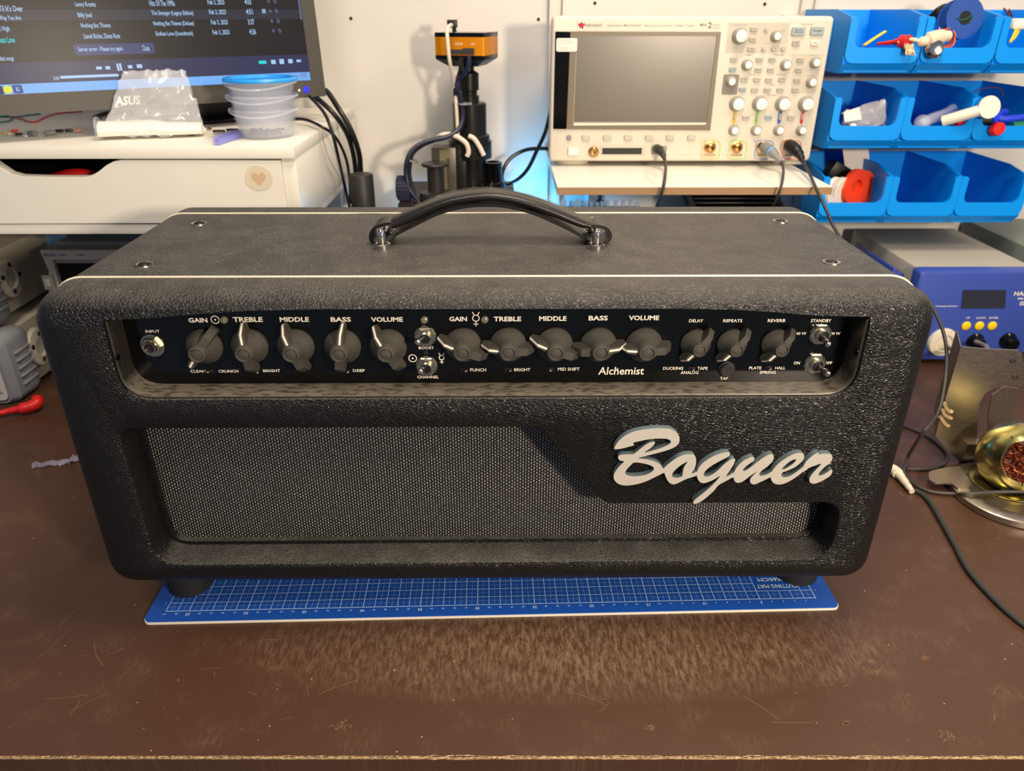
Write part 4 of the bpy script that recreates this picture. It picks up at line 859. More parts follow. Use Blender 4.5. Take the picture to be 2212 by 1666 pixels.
MB().text('HDMI', CM @ frame((-.037, -.0002, (a1+a2)/2+.003), (1, 0, 0), (0, 0, 1), (0, -1, 0)), size=.0045).done('printed_word', INK, cc_, smooth=False); MB().text('12V', CM @ frame((-.017, -.0002, (a1+a2)/2+.003), (1, 0, 0), (0, 0, 1), (0, -1, 0)), size=.0045).done('printed_word', INK, cc_, smooth=False)
c = P(977, 51, Y=.60); b = MB(); b.box((c.x, c.y, c.z), (.014, .012, .010), bev=.0008); b.tube([(c.x+.002, c.y, c.z-.005), (c.x+.003, c.y, cz1+.0002)], .003, 10, 1); b.done('cable_mount', BLACK, ms)
b = MB(); xa, xb = P(934, 380, Y=.585).x, P(986, 380, Y=.585).x; zt_ = P(960, 319, Y=.585).z
b.box(((xa+xb)/2, .600, (sz+zt_)/2), (xb-xa, .030, zt_-sz), bev=.001); b.done('focus_column', mat('satin_grey_metal', (92, 88, 80), .38, .6), ms)
xr0, xr1 = P(951, 380, Y=.583).x, P(972, 380, Y=.583).x; b = MB(); b.box(((xr0+xr1)/2, .5835, (sz+zt_)/2-.001), (xr1-xr0, .004, zt_-sz-.004)); rk = b.done('rack_rail', mat('bare_steel_rail', (170, 160, 120), .35, .8), ms, smooth=False)
b = MB()
for k in range(34): b.box((xr1-.002, .5812, sz+.006+k*(zt_-sz-.02)/34), (.004, .0012, .0010))
b.done('rack_teeth', DGREY, rk, smooth=False)
xc0, xc1 = P(984, 380, Y=.59).x, P(1008, 380, Y=.59).x; zc = P(990, 311, Y=.59).z
MB().box(((xc0+xc1)/2, .605, (sz+zc)/2), (xc1-xc0, .032, zc-sz), bev=.0015).done('rear_column', BLACK, ms)
ka = P(942, 400, Y=.56); kz1, kz0 = P(942, 352, Y=.56).z, P(942, 420, Y=.56).z
b = MB(); b.lathe([(0, sz), (.024, sz), (.026, sz+.003), (.024, sz+.012), (.0125, sz+.014), (.0125, kz1-.005), (.0195, kz1-.004), (.0205, kz1-.002), (.0195, kz1), (0, kz1+.0005)], T(ka.x, .56, 0), 36); b.done('clamp_knob', mat('satin_black_plate', (36, 34, 33), .4), ms)
kb = P(884, 412, Y=.56); b = MB(); KM = frame((kb.x-.018, .56, sz+.0175), (0, 1, 0), (0, 0, 1), (1, 0, 0)); b.lathe([(.008, 0), (.0155, 0), (.0165, .001), (.0165, .020), (.0155, .021), (.009, .021), (.008, .018)], KM, 36)
for k in range(24): a = k*math.pi/12; b.box((.0168*math.cos(a), .0168*math.sin(a), .0105), (.0012, .0026, .018), KM @ T(0, 0, 0))
b.done('focus_knob', mat('dark_blue_ribbed_rubber', (34, 36, 58), .5), ms)
lc_ = P(1072, 397, Y=.62); b = MB(); b.lathe([(.014, 0), (.026, 0), (.026, .014), (.020, .018), (.015, .018), (.014, .014)], T(P(1055, 400, Y=.62).x, .62, sz+.0005), 36); b.lathe([(.010, 0), (.014, 0), (.014, .026), (.010, .026)], T(P(1065, 375, Y=.62).x, .62, sz+.0185), 24); b.done('light_ring', BLACKGLOSS, ms)
for nm, m, r, pts, lab in (('cable', mat('white_cable', (215, 200, 185), .5), .0026, [(975, 54, .588), (966, 62, .572), (967, 90, .565), (971, 130, .565), (977, 160, .575), (983, 190, .585), (986, 235, .582), (988, 270, .582), (990, 300, .575)], 'white cable running down from the top of the orange camera block'),
        ('cable', mat('dark_blue_cable', (22, 26, 52), .4), .0034, [(1013, 120, .572), (1012, 140, .572), (1003, 158, .575), (990, 172, .58), (988, 190, .58), (996, 220, .582), (1000, 250, .582), (992, 278, .575), (965, 296, .565), (925, 305, .56), (895, 320, .555), (880, 345, .55), (877, 375, .55), (885, 410, .548), (902, 432, .545)], 'dark cable looping from the orange camera down to the ribbed knob'),
        ('cable', mat('black_cable', (24, 22, 21), .35), .0034, [(996, 124, .575), (995, 150, .576), (988, 175, .585), (984, 200, .585), (990, 235, .588), (994, 262, .588), (982, 284, .58), (950, 298, .57), (915, 312, .565), (892, 330, .56), (886, 350, .555), (884, 380, .553), (893, 415, .55), (897, 436, .545)], 'black cable bundled beside the dark one, tied halfway down the microscope'),
        ('cable', mat('white_cable', (215, 200, 185), .5), .0036, [(945, 300, .578), (955, 292, .572), (975, 291, .57), (995, 300, .57), (1008, 312, .568), (1012, 328, .568), (1009, 338, .568)], 'thick white cable arching over the grey focus column'),
        ('cable', mat('white_cable', (215, 200, 185), .5), .0036, [(1013, 294, .58), (1024, 300, .578), (1035, 316, .578), (1042, 330, .578), (1045, 336, .578)], 'short white cable slanting down the right side of the lens tube'),
        ('cable', mat('black_cable', (24, 22, 21), .35), .0030, [(1190, 238, .66), (1178, 285, .655), (1160, 325, .65), (1140, 365, .65), (1118, 388, .65), (1095, 397, .65), (1084, 385, .65), (1090, 360, .65), (1108, 338, .655), (1140, 323, .66), (1185, 321, .67), (1205, 322, .67)], 'black cable hanging in a wide loop between the microscope and oscilloscope')):
    b = MB(); b.tube([P(x, y, Y=yy) for x, y, yy in pts], r, 10)
    if 'wide loop' in lab: tag(b.done(nm, m), lab, 'cable')
    else: b.done('cable', m, ms)
for px, py, Y, a in ((892, 347, .557, .4), (1001, 224, .579, 0)):
    c = P(px, py, Y=Y); b = MB(); b.lathe([(.0075, -.0012), (.0083, -.0012), (.0083, .0012), (.0075, .0012)], T(c) @ Matrix.Rotation(a, 4, 'Y'), 18); b.box((.010, 0, 0), (.004, .003, .003), T(c) @ Matrix.Rotation(a, 4, 'Y')); b.done('cable_tie', GREY, ms)
# ================================================================ oscilloscope
SY = .53
def S(px, py, Y=SY): p = P(px, py, Y=Y); return (p.x, p.z)
def S3(x, y): return S(1180+x/3.456, y/3.456)
def S5(x, y): return S(1540+x/5.05, 30+y/5.05)
sx_0, sz_t = S(1193, 34); sx_1 = S(1804, 36)[0]; sz_b = S(1193, 349)[1]
os_ = thing('oscilloscope', 'large cream bench oscilloscope with a grey screen and many knobs, on the wall shelf', 'oscilloscope', ((sx_0+sx_1)/2, .60, SHZ))
CRM = mat('warm_white_plastic', (212, 204, 188), .45); PGREY = mat('warm_grey_panel', (188, 180, 164), .5); BTN = mat('grey_button', (176, 172, 160), .5); BBTN = mat('blue_grey_button', (150, 164, 166), .5)
def rb(x0, x1, z0, z1, r): return rrect(x0, x1, z0, z1, r)
b = MB(); b.loft([[(x, y, z) for x, z in offset(rb(sx_0, sx_1, sz_b, sz_t, .006), -e)] for y, e in ((SY, .0035), (SY+.001, .0015), (SY+.0035, 0), (SY+.024, 0), (SY+.026, .002), (SY+.13, .010), (SY+.135, .014))]); b.done('case', CRM, os_, ang=40)
for px in (1237, 1713):
    c = P(px, 362, Y=SY+.012); MB().lathe([(0, 0), (.024, 0), (.027, sz_b-SHZ-.0005), (0, sz_b-SHZ-.0005)], T(c.x, SY+.035, SHZ+.0003), 32, 1, .8).done('foot', CRM, os_)
    MB().box((c.x, SY+.11, (sz_b+SHZ)/2+.004), (.05, .03, sz_b-SHZ+.0075)).done('foot', CRM, os_)
FS = FRONT((0, SY, 0))
def spl_(a, c): return [S3(*a), S3(*c)]
xa, za = S3(68, 968); xb_, zb_ = S3(1305, 236)
xbb = S3(1226, 968)[0]
bezel = MB().holed([S3(52, 962), S3(1222, 972), S3(1303, 238), S3(68, 234)], [[S3(200, 915), S3(1195, 915), S3(1272, 266), S3(228, 266)]], 0, .0018, FS).done('screen_bezel', mat('taupe_bezel', (110, 98, 80), .4), os_, smooth=False)
MB().prism([S3(53, 960), S3(150, 962), S3(180, 240), S3(69, 236)], .0018, .0024, FS).done('bezel_strip', BLACKGLOSS, bezel, smooth=False, label='glossy black strip on the left')
MB().prism([S3(205, 909), S3(1198, 909), S3(1266, 270), S3(233, 270)], 0, .0009, FS).done('display', mat('grey_lcd', (92, 84, 72), .30, 0, .9), os_, smooth=False)
MB().prism([S3(200, 936), S3(1185, 930), S3(1195, 916), S3(206, 916)], .0018, .0022, FS).done('bezel_lip', CRM, bezel, smooth=False)
stt = MB().prism(rrect(S3(73, 385)[0], S3(228, 385)[0], S3(100, 385)[1], S3(100, 284)[1], .0025), .0026, .0028, FS).done('sticker', PAPER, os_, smooth=False)
SW = MB()
for t, x0, x1, y in (('CAL DATE', 90, 170, 300), ('DUE 2021', 90, 200, 320), ('SERVICE', 92, 160, 357), ('DEPT', 92, 165, 373)):
    a = S3(x0, y+5); c = S3(x1, y-5); MB().text(t, FRONT((0, SY-.0028, 0)), fit=(a[0], c[0], a[1], c[1])).done('printed_word', GREY, stt, smooth=False)
hdp = MB().prism([S3(222, 232), S3(1305, 232), S3(1322, 152), S3(222, 152)], 0, .0002, FS).done('header_panel', mat('grey_white_header', (208, 200, 184), .45), os_, smooth=False)
for t, x0, x1, y, h, m in (('KEYSIGHT', 298, 418, 190, 22, DGREY), ('InfiniiVision MSOX3024T', 455, 715, 190, 17, GREY), ('Mixed Signal Oscilloscope', 735, 940, 193, 13, GREY), ('200 MHz', 958, 1025, 192, 13, GREY), ('5 GSa/s', 1040, 1102, 192, 13, GREY), ('MEGA', 1148, 1200, 186, 20, DGREY), ('Zoom', 1240, 1296, 186, 15, GREY), ('technology', 1235, 1293, 210, 8, DGREY), ('2', 1203, 1238, 188, 44, DGREY)):
    a = S3(x0, y+h/2); c = S3(x1, y-h/2); MB().text(t, FRONT((0, SY-.0003, 0)), fit=(a[0], c[0], a[1], c[1]), bold=.01).done('printed_word', m, hdp, smooth=False)
b = MB(); zig = [(238, 190), (250, 176), (254, 206), (264, 168), (270, 212), (278, 176), (292, 190)]
for p, q in zip(zig, zig[1:]):
    a, c = S3(*p), S3(*q); d = Vector((c[0]-a[0], c[1]-a[1])).normalized(); n = Vector((-d.y, d.x))*.0009
    b.prism([(a[0]-n.x, a[1]-n.y), (c[0]-n.x, c[1]-n.y), (c[0]+n.x, c[1]+n.y), (a[0]+n.x, a[1]+n.y)], .0003, .0005, FS)
b.done('wave_emblem', RED, hdp, smooth=False, label='red zigzag emblem')
def button(cx, cy, w_, h_, m, f=S5, r=.0015, hh=.0028, nm='button', par=None):
    a = f(cx-w_/2, cy+h_/2); c = f(cx+w_/2, cy-h_/2); r = min(r, (c[0]-a[0])*.49, (c[1]-a[1])*.49)
    b = MB(); pol = rrect(a[0], c[0], a[1], c[1], r, 4); b.loft([[(x, SY, z) for x, z in pol], [(x, SY-hh*.7, z) for x, z in pol], [(x, SY-hh, z) for x, z in offset(pol, -.0005)]])
    return b.done(nm, m, par or os_)
def btxt(t, cx, cy, w_, h_, hh=.0029, m=DGREY, par=None):
    a = S5(cx-w_/2, cy+h_/2); c = S5(cx+w_/2, cy-h_/2); MB().text(t, FRONT((0, SY-hh, 0)), fit=(a[0], c[0], a[1], c[1]), bold=.01).done('printed_word', m, par or os_, smooth=False)
pgp = MB().prism([S5(135, 425), S5(335, 425), S5(350, 332), S5(815, 320), S5(838, 98), S5(175, 95)], 0, .0003, FS).done('horizontal_panel', PGREY, os_, smooth=False)
MB().prism([S5(855, 860), S5(1125, 865), S5(1198, 440), S5(862, 432)], 0, .0003, FS).done('analysis_panel', PGREY, os_, smooth=False)
MB().prism([S5(350, 420), S5(800, 420), S5(812, 340), S5(365, 335)], 0, .00035, FS).done('navigate_panel', PGREY, os_, smooth=False)
MB().prism(rrect(S5(92, 880)[0], S5(262, 880)[0], S5(92, 880)[1], S5(92, 660)[1], .002), 0, .0006, FS).done('entry_panel', mat('dark_warm_grey', (120, 114, 106), .5), os_, smooth=False)
for cx, cy, w_, h_, m, t in ((445, 165, 85, 52, BTN, 'Horiz'), (430, 275, 85, 48, BTN, 'Search'), (418, 380, 95, 48, BTN, 'Navigate'), (930, 190, 160, 92, BBTN, 'Run\nStop'), (1135, 185, 160, 90, BBTN, 'Single'), (905, 318, 96, 58, BTN, 'Default\nSetup'), (1108, 318, 96, 58, WHITE, 'Auto\nScale'),
    (228, 497, 85, 50, BTN, 'Trigger'), (507, 497, 85, 50, BTN, 'Force'), (645, 497, 85, 50, BTN, 'Meas'), (950, 500, 85, 50, BTN, 'Ref'), (215, 605, 85, 50, BBTN, 'Zone'), (493, 610, 85, 50, BTN, 'Mode'), (628, 610, 85, 50, BTN, 'Meas'), (933, 610, 85, 50, BTN, 'Math'),
    (340, 715, 85, 50, BTN, 'Utility'), (478, 715, 85, 50, BTN, 'Quick'), (608, 720, 85, 50, BTN, 'Acquire'), (752, 715, 85, 50, BTN, 'Display'), (915, 720, 85, 50, BTN, 'Serial'), (322, 825, 82, 46, BBTN, 'Wave'), (455, 828, 85, 50, BTN, 'Analyze'), (592, 828, 85, 50, BTN, 'Save'), (732, 828, 85, 50, BTN, 'Print'), (898, 828, 85, 50, BTN, 'Digital'),
    (360, 1130, 85, 52, BTN, 'Label'), (605, 1130, 85, 48, BBTN, 'Touch'), (850, 1130, 85, 52, BTN, 'Help')):
    bo = button(cx, cy, w_, h_, m); btxt(t, cx, cy, w_*.62, h_*(.5 if '\n' in t else .28), par=bo)
for cx, cy in ((580, 172), (550, 380), (655, 380), (760, 380)): button(cx, cy, 50, 52, BTN, r=.004)
CAPW = mat('white_knob_cap', (238, 232, 220), .4)
for cx, cy, r, cr, hh in ((290, 240, .0102, .0074, .0115), (685, 243, .0072, .0045, .0095), (370, 555, .0072, .0045, .0095), (790, 555, .0072, .0045, .0095), (1110, 530, .0072, .0045, .0095), (1070, 745, .0072, .0045, .0095), (192, 735, .0070, .0044, .0095),
    (258, 978, .0102, .0074, .0115), (508, 978, .0102, .0074, .0115), (757, 980, .0102, .0074, .0115), (1008, 980, .0102, .0074, .0115), (225, 1268, .0072, .0045, .0095), (468, 1268, .0072, .0045, .0095), (715, 1268, .0072, .0045, .0095), (960, 1268, .0072, .0045, .0095)):
    p = S5(cx, cy); M = FRONT((p[0], SY, p[1])); b = MB(); q = []; n = 24
    b.lathe([(0, .0005), (r, .0005), (r, .003), (cr+.0012, hh*.6), (cr, hh-.001), (0, hh-.001)], M, 30)
    kk = b.done('knob', mat('grey_knob_skirt', (160, 156, 146), .5), os_); MB().lathe([(0, hh-.0012), (cr, hh-.0012), (cr, hh-.0004), (cr-.0008, hh), (0, hh)], M, 28).done('knob_cap', CAPW, kk)
for cx, col, m in ((237, (226, 190, 60), 'yellow'), (482, (150, 200, 90), 'green'), (730, (80, 110, 190), 'blue'), (975, (224, 70, 60), 'red')):
    a = S5(cx-34, 1200); c = S5(cx+30, 1045); mm = mat(m+'_channel_colour', col, .5)
    pk = MB().prism(rrect(a[0], c[0], a[1], c[1], .003), 0, .0005, FS).done('channel_pill', mm, os_, smooth=False)
    button(cx-2, 1120, 34, 76, BTN, par=pk)
for cx in (297, 455, 611, 768, 925, 1083): button(cx, 1028, 62, 40, BTN, S3, nm='soft_key')
button(170, 1028, 40, 40, GREY, S3, r=.005, nm='back_key'); button(200, 1130, 80, 56, WHITE, S3, hh=.004, nm='power_button')
p = S3(353, 1132); MB().lathe([(.004, 0), (.0070, 0), (.0070, .004), (.0050, .006), (.0030, .006), (.0030, .001), (0, .001)], FRONT((p[0], SY, p[1])), 20).done('probe_terminal', GOLD, os_)
a, c = S3(415, 1152), S3(715, 1104); so = MB().holed(rrect(a[0]-.002, c[0]+.005, a[1]-.001, c[1]+.003, .001), [[(a[0], a[1]), (c[0], a[1]), (c[0], c[1]), (a[0], c[1])]], 0, .001, FS).done('digital_port', PGREY, os_, smooth=False); MB().box(((a[0]+c[0])/2, SY-.0003, (a[1]+c[1])/2), (c[0]-a[0], .0005, c[1]-a[1])).done('port_opening', BLACK, so)
a, c = S3(785, 1150), S3(900, 1090); MB().holed(rrect(a[0], c[0], a[1], c[1], .001), [], 0, .0008, FS).done('usb_port', GREY, os_, smooth=False)
a, c = S3(985, 1142), S3(1052, 1132); MB().box(((a[0]+c[0])/2, SY-.0008, (a[1]+c[1])/2), (c[0]-a[0], .0015, c[1]-a[1])).done('ground_lug', WHITE, os_)
for cx, col, cp in ((1230, 'yellow', (226, 190, 60)), (1430, 'green', (150, 200, 90)), (1628, 'blue', (80, 110, 190)), (1835, 'red', (224, 70, 60))):
    a, c = S3(cx-78, 1180), S3(cx+76, 1048); mm = mat(col+'_channel_colour', cp, .5)
    arch = roundpoly([(a[0], a[1]), ((a[0]+c[0])/2, a[1]-.003), (c[0], a[1]), (c[0], c[1]), (a[0], c[1])], [.004, .006, .004, .009, .003])
    fr = MB().holed(arch, [offset(arch, -.0007)], 0, .0009, FS).done('channel_outline', mm, os_, smooth=False)
    p = S3(cx-10, 1100); M = FRONT((p[0], SY, p[1])) @ Matrix.Scale(.82, 4); b = MB(); b.lathe([(.0085, 0), (.0105, 0), (.0105, .001), (.0075, .0012), (.0062, .002), (.0062, .010), (.0070, .011), (.0052, .0125), (.0046, .0125), (.0042, .002), (.0012, .002), (.0012, .009), (0, .009)], M, 24)
    b.box((.0068, 0, .007), (.002, .002, .002), M); b.done('signal_connector', GOLD, fr)
    b = MB()
    for k in range(9): xx = a[0]+.004+k*(c[0]-a[0]-.010)/8; b.box((xx, SY-.0006, a[1]+.004), (.0010, .0012, .0022))
    b.done('contact_strip', GOLD, fr, smooth=False)
    a2 = S3(cx+88, 1050); MB().text(str({1230: 1, 1430: 2, 1628: 3, 1835: 4}[cx]), FRONT((0, SY-.0003, 0)), fit=(a[0]-.004, a[0]-.002, c[1]-.002, c[1]+.001), bold=.02).done('printed_word', mm, os_, smooth=False)
for t, cx, cy, w_, h_ in (('Horizontal', 290, 122, 150, 18), ('Run Control', 1030, 112, 130, 16), ('Trigger', 380, 447, 90, 16), ('Measure', 725, 445, 120, 16), ('Tools', 420, 662, 70, 14), ('Waveform', 745, 662, 110, 14), ('File', 655, 775, 50, 14), ('Vertical', 640, 885, 95, 14), ('Position', 1105, 450, 95, 12), ('Push for\nZero', 765, 185, 55, 34), ('Push\nto Zero', 255, 375, 60, 34), ('Cursors', 1060, 672, 90, 12)):
    a = S5(cx-w_/2, cy+h_/2); c = S5(cx+w_/2, cy-h_/2); MB().text(t, FRONT((0, SY-.0004, 0)), fit=(a[0], c[0], a[1], c[1])).done('printed_word', GREY, os_, smooth=False)
def lead(nm, lab, cat, parts, mats, grp=None):
    t = thing(nm, lab, cat, parts[0][0][0], 0, grp)
    for (pts, r, pn), m in zip(parts, mats):
        b = MB(); b.tube(pts, r, 12); b.done(pn, m, t)
    return t
def PP(*l): return [P(x, y, Y=yy) for x, y, yy in l]
CB = mat('dark_grey_cable', (52, 50, 48), .45)
lead('probe_cable', 'grey probe with a pale blue ring and thin cable on the third oscilloscope input', 'probe cable', [(PP((1652, 318, .520), (1657, 321, .512), (1664, 326, .505)), .0075, 'plug'), (PP((1664, 326, .505), (1668, 329, .502)), .0072, 'colour_ring'), (PP((1667, 328, .502), (1676, 337, .495), (1687, 349, .488)), [.0068, .0058, .0042, .0030], 'strain_relief'),
     (PP((1687, 349, .488), (1691, 360, .46), (1692, 375, .40), (1688, 400, .385), (1679, 425, .385), (1668, 450, .40), (1660, 480, .42)), .0017, 'lead')], [GREY, mat('pale_blue_ring', (110, 160, 210), .5), GREY, CB], 'oscilloscope leads')
lead('probe_cable', 'black probe with long cable on the rightmost oscilloscope input', 'probe cable', [(PP((1704, 314, .520), (1711, 318, .512), (1718, 324, .505)), .0085, 'plug'), (PP((1716, 322, .506), (1727, 334, .495), (1735, 350, .488)), [.0080, .0065, .0048, .0032], 'strain_relief'),
     (PP((1735, 350, .488), (1748, 374, .44), (1762, 405, .385), (1785, 454, .35), (1805, 497, .34), (1850, 560, .31), (1930, 600, .27), (1990, 632, .235), (2015, 666, .22), (2036, 712, .205), (2045, 765, .19), (2040, 832, .165), (2026, 892, .14), (1992, 938, .115))
       + [P(1963, 984, Z=.012), P(1953, 1013, Z=.006), P(1955, 1028, Z=.003), P(1975, 1046, Z=.0022), P(2010, 1062, Z=.0022), P(2064, 1067, Z=.0045), P(2088, 1067, Z=.0120), P(2154, 1063, Z=.0150), P(2212, 1062, Z=.0185), P(2250, 1062, Z=.02)], .0019, 'lead')], [BLACK, BLACK, CB], 'oscilloscope leads')
lead('usb_cable', 'grey cable with a flat plug hanging from the port under the oscilloscope screen', 'cable', [(PP((1419, 321, .523), (1425, 325, .515)), .0062, 'plug'), (PP((1424, 325, .516), (1432, 334, .505), (1436, 345, .50)), [.005, .004, .0026], 'strain_relief'), (PP((1436, 345, .50), (1438, 362, .46), (1436, 385, .395), (1432, 408, .385), (1424, 432, .39), (1415, 455, .40), (1408, 480, .41)), .0020, 'lead')], [DGREY, DGREY, CB])
b = MB(); b.tube([P(x, y, Z=.0022) for x, y in ((1925, 912), (1952, 920), (1990, 936), (2020, 954), (2044, 978), (2045, 992), (2036, 1004), (2015, 1013), (1985, 1014), (1958, 1012))], .0018, 10); o = b.done('thin_cable', CB); tag(o, 'thin grey cable making a small loop on the bench beside the soldering iron stand', 'cable')
b = MB(); b.tube([P(x, y, Z=.0026) for x, y in ((1978, 1060), (1995, 1070), (2012, 1090), (2032, 1124), (2060, 1174), (2089, 1228), (2125, 1272), (2168, 1315), (2212, 1351), (2260, 1385))], .0024, 10)
t = thing('audio_cable', 'thick dark cable with a cream plug running along the right side of the bench', 'cable', P(1978, 1060, Z=0)); b.done('lead', mat('dark_teal_grey_cable', (44, 50, 50), .4), t)
b = MB(); b.tube([P(1920, 1012, Z=.006), P(1930, 1016, Z=.006), P(1940, 1024, Z=.006)], .0062, 14); b.tube([P(1938, 1020, Z=.006), P(1955, 1042, Z=.005), P(1970, 1062, Z=.004)], [.0048, .0042, .0036, .0030], 14); b.done('plug', CREAM, t, label='cream moulded plug')
# ================================================================ things below the shelf
rz = P(1300, 446, Y=.60).z
rk = thing('tube_rack', 'dark rack of small clear glass tubes below the oscilloscope shelf', 'rack', (.13, .60, 0)); MB().box((.135, .60, (rz-.004)/2), (.17, .04, rz-.004), bev=.002).done('rack_body', DGREY, rk)
VI = mat('clear_glass', (205, 225, 240), .06, alpha=.45, spec=1)
base_tube = None; rnd = random.Random(11)
for i, (px, h) in enumerate(((1212, .014), (1219, .020), (1232, .013), (1241, .015), (1249, .022), (1256, .012), (1266, .019), (1276, .013), (1283, .010), (1291, .013), (1300, .012), (1312, .014), (1330, .020), (1346, .019), (1362, .019), (1376, .012))):
    c = P(px, 440, Y=.592+(i % 3)*.006); lab = ['shorter', 'taller'][h > .016]
    k = ['leftmost', 'second', 'third', 'fourth', 'fifth', 'sixth', 'seventh', 'eighth', 'ninth', 'tenth', 'eleventh', 'twelfth', 'thirteenth', 'fourteenth', 'fifteenth', 'rightmost'][i]
    h *= .35; b = MB(); b.lathe([(0, 0), (.0027, 0), (.0027, h+.006), (.0034, h+.0065), (.0034, h+.0075), (.0022, h+.0075), (.0020, .001), (0, .001)], T(c.x, c.y, rz-.0038), 12); o = b.done('glass_tube', VI)
    tag(o, f'small clear glass tube, {k} from the left in the dark rack', 'glass tube', 'glass tubes in the rack')
b = MB(); sp = P(1282, 425, Y=.66); b.lathe([(0, 0), (.030, 0), (.030, .004), (.012, .004), (.012, .022), (.030, .022), (.030, .026), (0, .026)], frame((sp.x-.012, .655, sp.z+.004), (0, 1, 0), (0, 0, 1), (1, 0, 0)), 36); spt = b.done('cable_reel', mat('pale_reel_plastic', (150, 175, 200), .4)); tag(spt, 'pale round cable reel standing behind the glass tubes in blue light', 'reel')
MB().box((sp.x, .655, (sp.z-.028)/2), (.05, .05, sp.z-.028)).done('box', DGREY); o = bpy.data.objects['box']; tag(o, 'dark box hidden below the pale cable reel', 'box')
hx0, hx1 = P(1492, 425, Y=.55).x, P(1650, 425, Y=.62).x; hz = P(1500, 412, Y=.55).z
hs = thing('heat_sink', 'large black finned heat sink below the right end of the oscilloscope shelf', 'heat sink', ((hx0+hx1)/2, .62, 0)); MB().box(((hx0+hx1)/2+.02, .625, .06), (hx1-hx0+.02, .12, .12)).done('core', BLACK, hs)
for k in range(13):
    z = hz-.002-k*.0062; MB().box(((hx0+hx1)/2+k*.0032, .625-k*.002, z), (hx1-hx0, .12, .0026), bev=.0004).done('fin', mat('black_anodised', (20, 18, 17), .35, .3), hs)
MB().box(((hx0+hx1)/2+.02, .625, (hz-.08+.12)/2), (hx1-hx0-.05, .06, hz-.085-.10 if hz-.085 > .11 else .01)).done('core', BLACK, hs)
# ================================================================ wall bins
BD = .168
def bin_mesh(W):
    b = MB(); t = .002; M = I4
    side = [(.012, 0), (BD, 0), (BD, .0785), (.05, .0785), (.0, .0700), (.0, .012)]
    for x in (0, W-t): b.prism(side, 0, t, frame((x, 0, 0), (0, 1, 0), (0, 0, 1), (1, 0, 0)))
    b.box((W/2, BD-t/2, .039), (W-2*t, t, .0785)); b.box((W/2, (BD+.012)/2, t/2), (W-2*t, BD-.012, t))
    b.prism([(.012, 0), (.014, t), (.002, .014), (0, .012)], 0, W-2*t, frame((t, 0, 0), (0, 1, 0), (0, 0, 1), (1, 0, 0)))
    U = roundpoly([(0, .0135), (W, .0135), (W, .0700), (W-.0095, .0700), (W-.0095, .0325), (.0095, .0325), (.0095, .0700), (0, .0700)], [.013, .013, .004, .004, .011, .011, .004, .004], 5)
    b.prism(U, 0, .0045, frame((0, .0008, 0), (1, 0, 0), (0, 0, 1), (0, -1, 0)))
    for k in (.055, .105): b.box((.0004, k, .036), (.0030, .004, .060)); b.box((W-.0004, k, .036), (.0030, .004, .060))
    b.box((W/2, .010, .0030), (W-.012, .004, .003))
    return b.done('storage_bin', BLUEBIN, None, ang=30)
rows = [(.3925, (1838, 2006, 2168, 2330), 38), (.2928, (1803, 1961, 2115, 2269), 215), (.1858, (1777, 1926, 2074, 2222), 395)]
BIN = {}
labs = {(0, 0): 'blue wall bin with yellow tweezers and a red brush, left end of the top row', (0, 1): 'blue wall bin holding the wire spool, middle of the top row', (0, 2): 'blue wall bin with tangled wires at the right end of the top row',
        (1, 0): 'blue wall bin with a silvery zip bag, left end of the middle row', (1, 1): 'blue wall bin with white syringes, middle of the middle row', (1, 2): 'blue wall bin with blue and green tools, right end of the middle row',
        (2, 0): 'blue wall bin with orange-red rolls, left end of the bottom row', (2, 1): 'empty blue wall bin in the middle of the bottom row', (2, 2): 'nearly empty blue wall bin at the right end of the bottom row'}
proto_bin = None
BY = .533
pitch = .1052
for r, (z, pxs, py) in enumerate(rows):
    x0 = P(pxs[0], py, Y=BY).x; pit = (P(pxs[2], py, Y=BY).x-x0)/2
    for k in range(3):
        if proto_bin is None: proto_bin = bin_mesh(pit-.0015); o = proto_bin
        else: o = proto_bin.copy(); sc.collection.objects.link(o)
        o.location = (x0+k*pit, BY, z); BIN[(r, k)] = Vector((x0+k*pit, BY, z)); tag(o, labs[(r, k)], 'storage bin', 'blue storage bins on the wall'); WM[o] = T(o.location)
    rl = MB().box((x0+pit*1.5, WALL_Y-.0085, z+.060), (pit*3+.06, .013, .022), bev=.001).done('rail', RAILM); rl.name = 'bin_rail'; tag(rl, ['white wall rail behind the top row of blue bins', 'white wall rail behind the middle row of blue bins', 'white wall rail behind the bottom row of blue bins'][r], 'rail', 'bin rails')
def it(nm, lab, cat, m, fn, grp=None):
    b = MB(); fn(b); o = b.done(nm, m); return tag(o, lab, cat, grp)
B0 = BIN[(0, 0)]
it('tweezers', 'yellow plastic tweezers sticking up in the left bin of the top row', 'tweezers', YEL, lambda b: b.tube([P(1866, 98, Y=.545), P(1890, 82, Y=.555), P(1912, 68, Y=.562)], .0026, 8, 3, flat=.5))
t = thing('brush', 'small cleaning brush with red head and cream bristles hanging over the top left bin', 'brush', P(1960, 95, Y=.52))
b = MB(); b.tube([P(1895, 95, Y=.56), P(1925, 92, Y=.545), P(1945, 90, Y=.535), P(1962, 92, Y=.526)], [.002, .0028, .004, .0085, .0095], 12); b.done('brush_head', RED, t, label='red head')
b = MB(); rr = random.Random(2)
for k in range(26): p = P(1952+rr.uniform(-1, 22), 96+rr.uniform(-2, 3), Y=.521+rr.uniform(-.004, .004)); b.tube([p, P(1955+rr.uniform(0, 22), 116+rr.uniform(-4, 5), Y=.517+rr.uniform(-.003, .003))], .0007, 5, 1)
b.done('bristles', mat('cream_bristles', (222, 190, 150), .7), t)
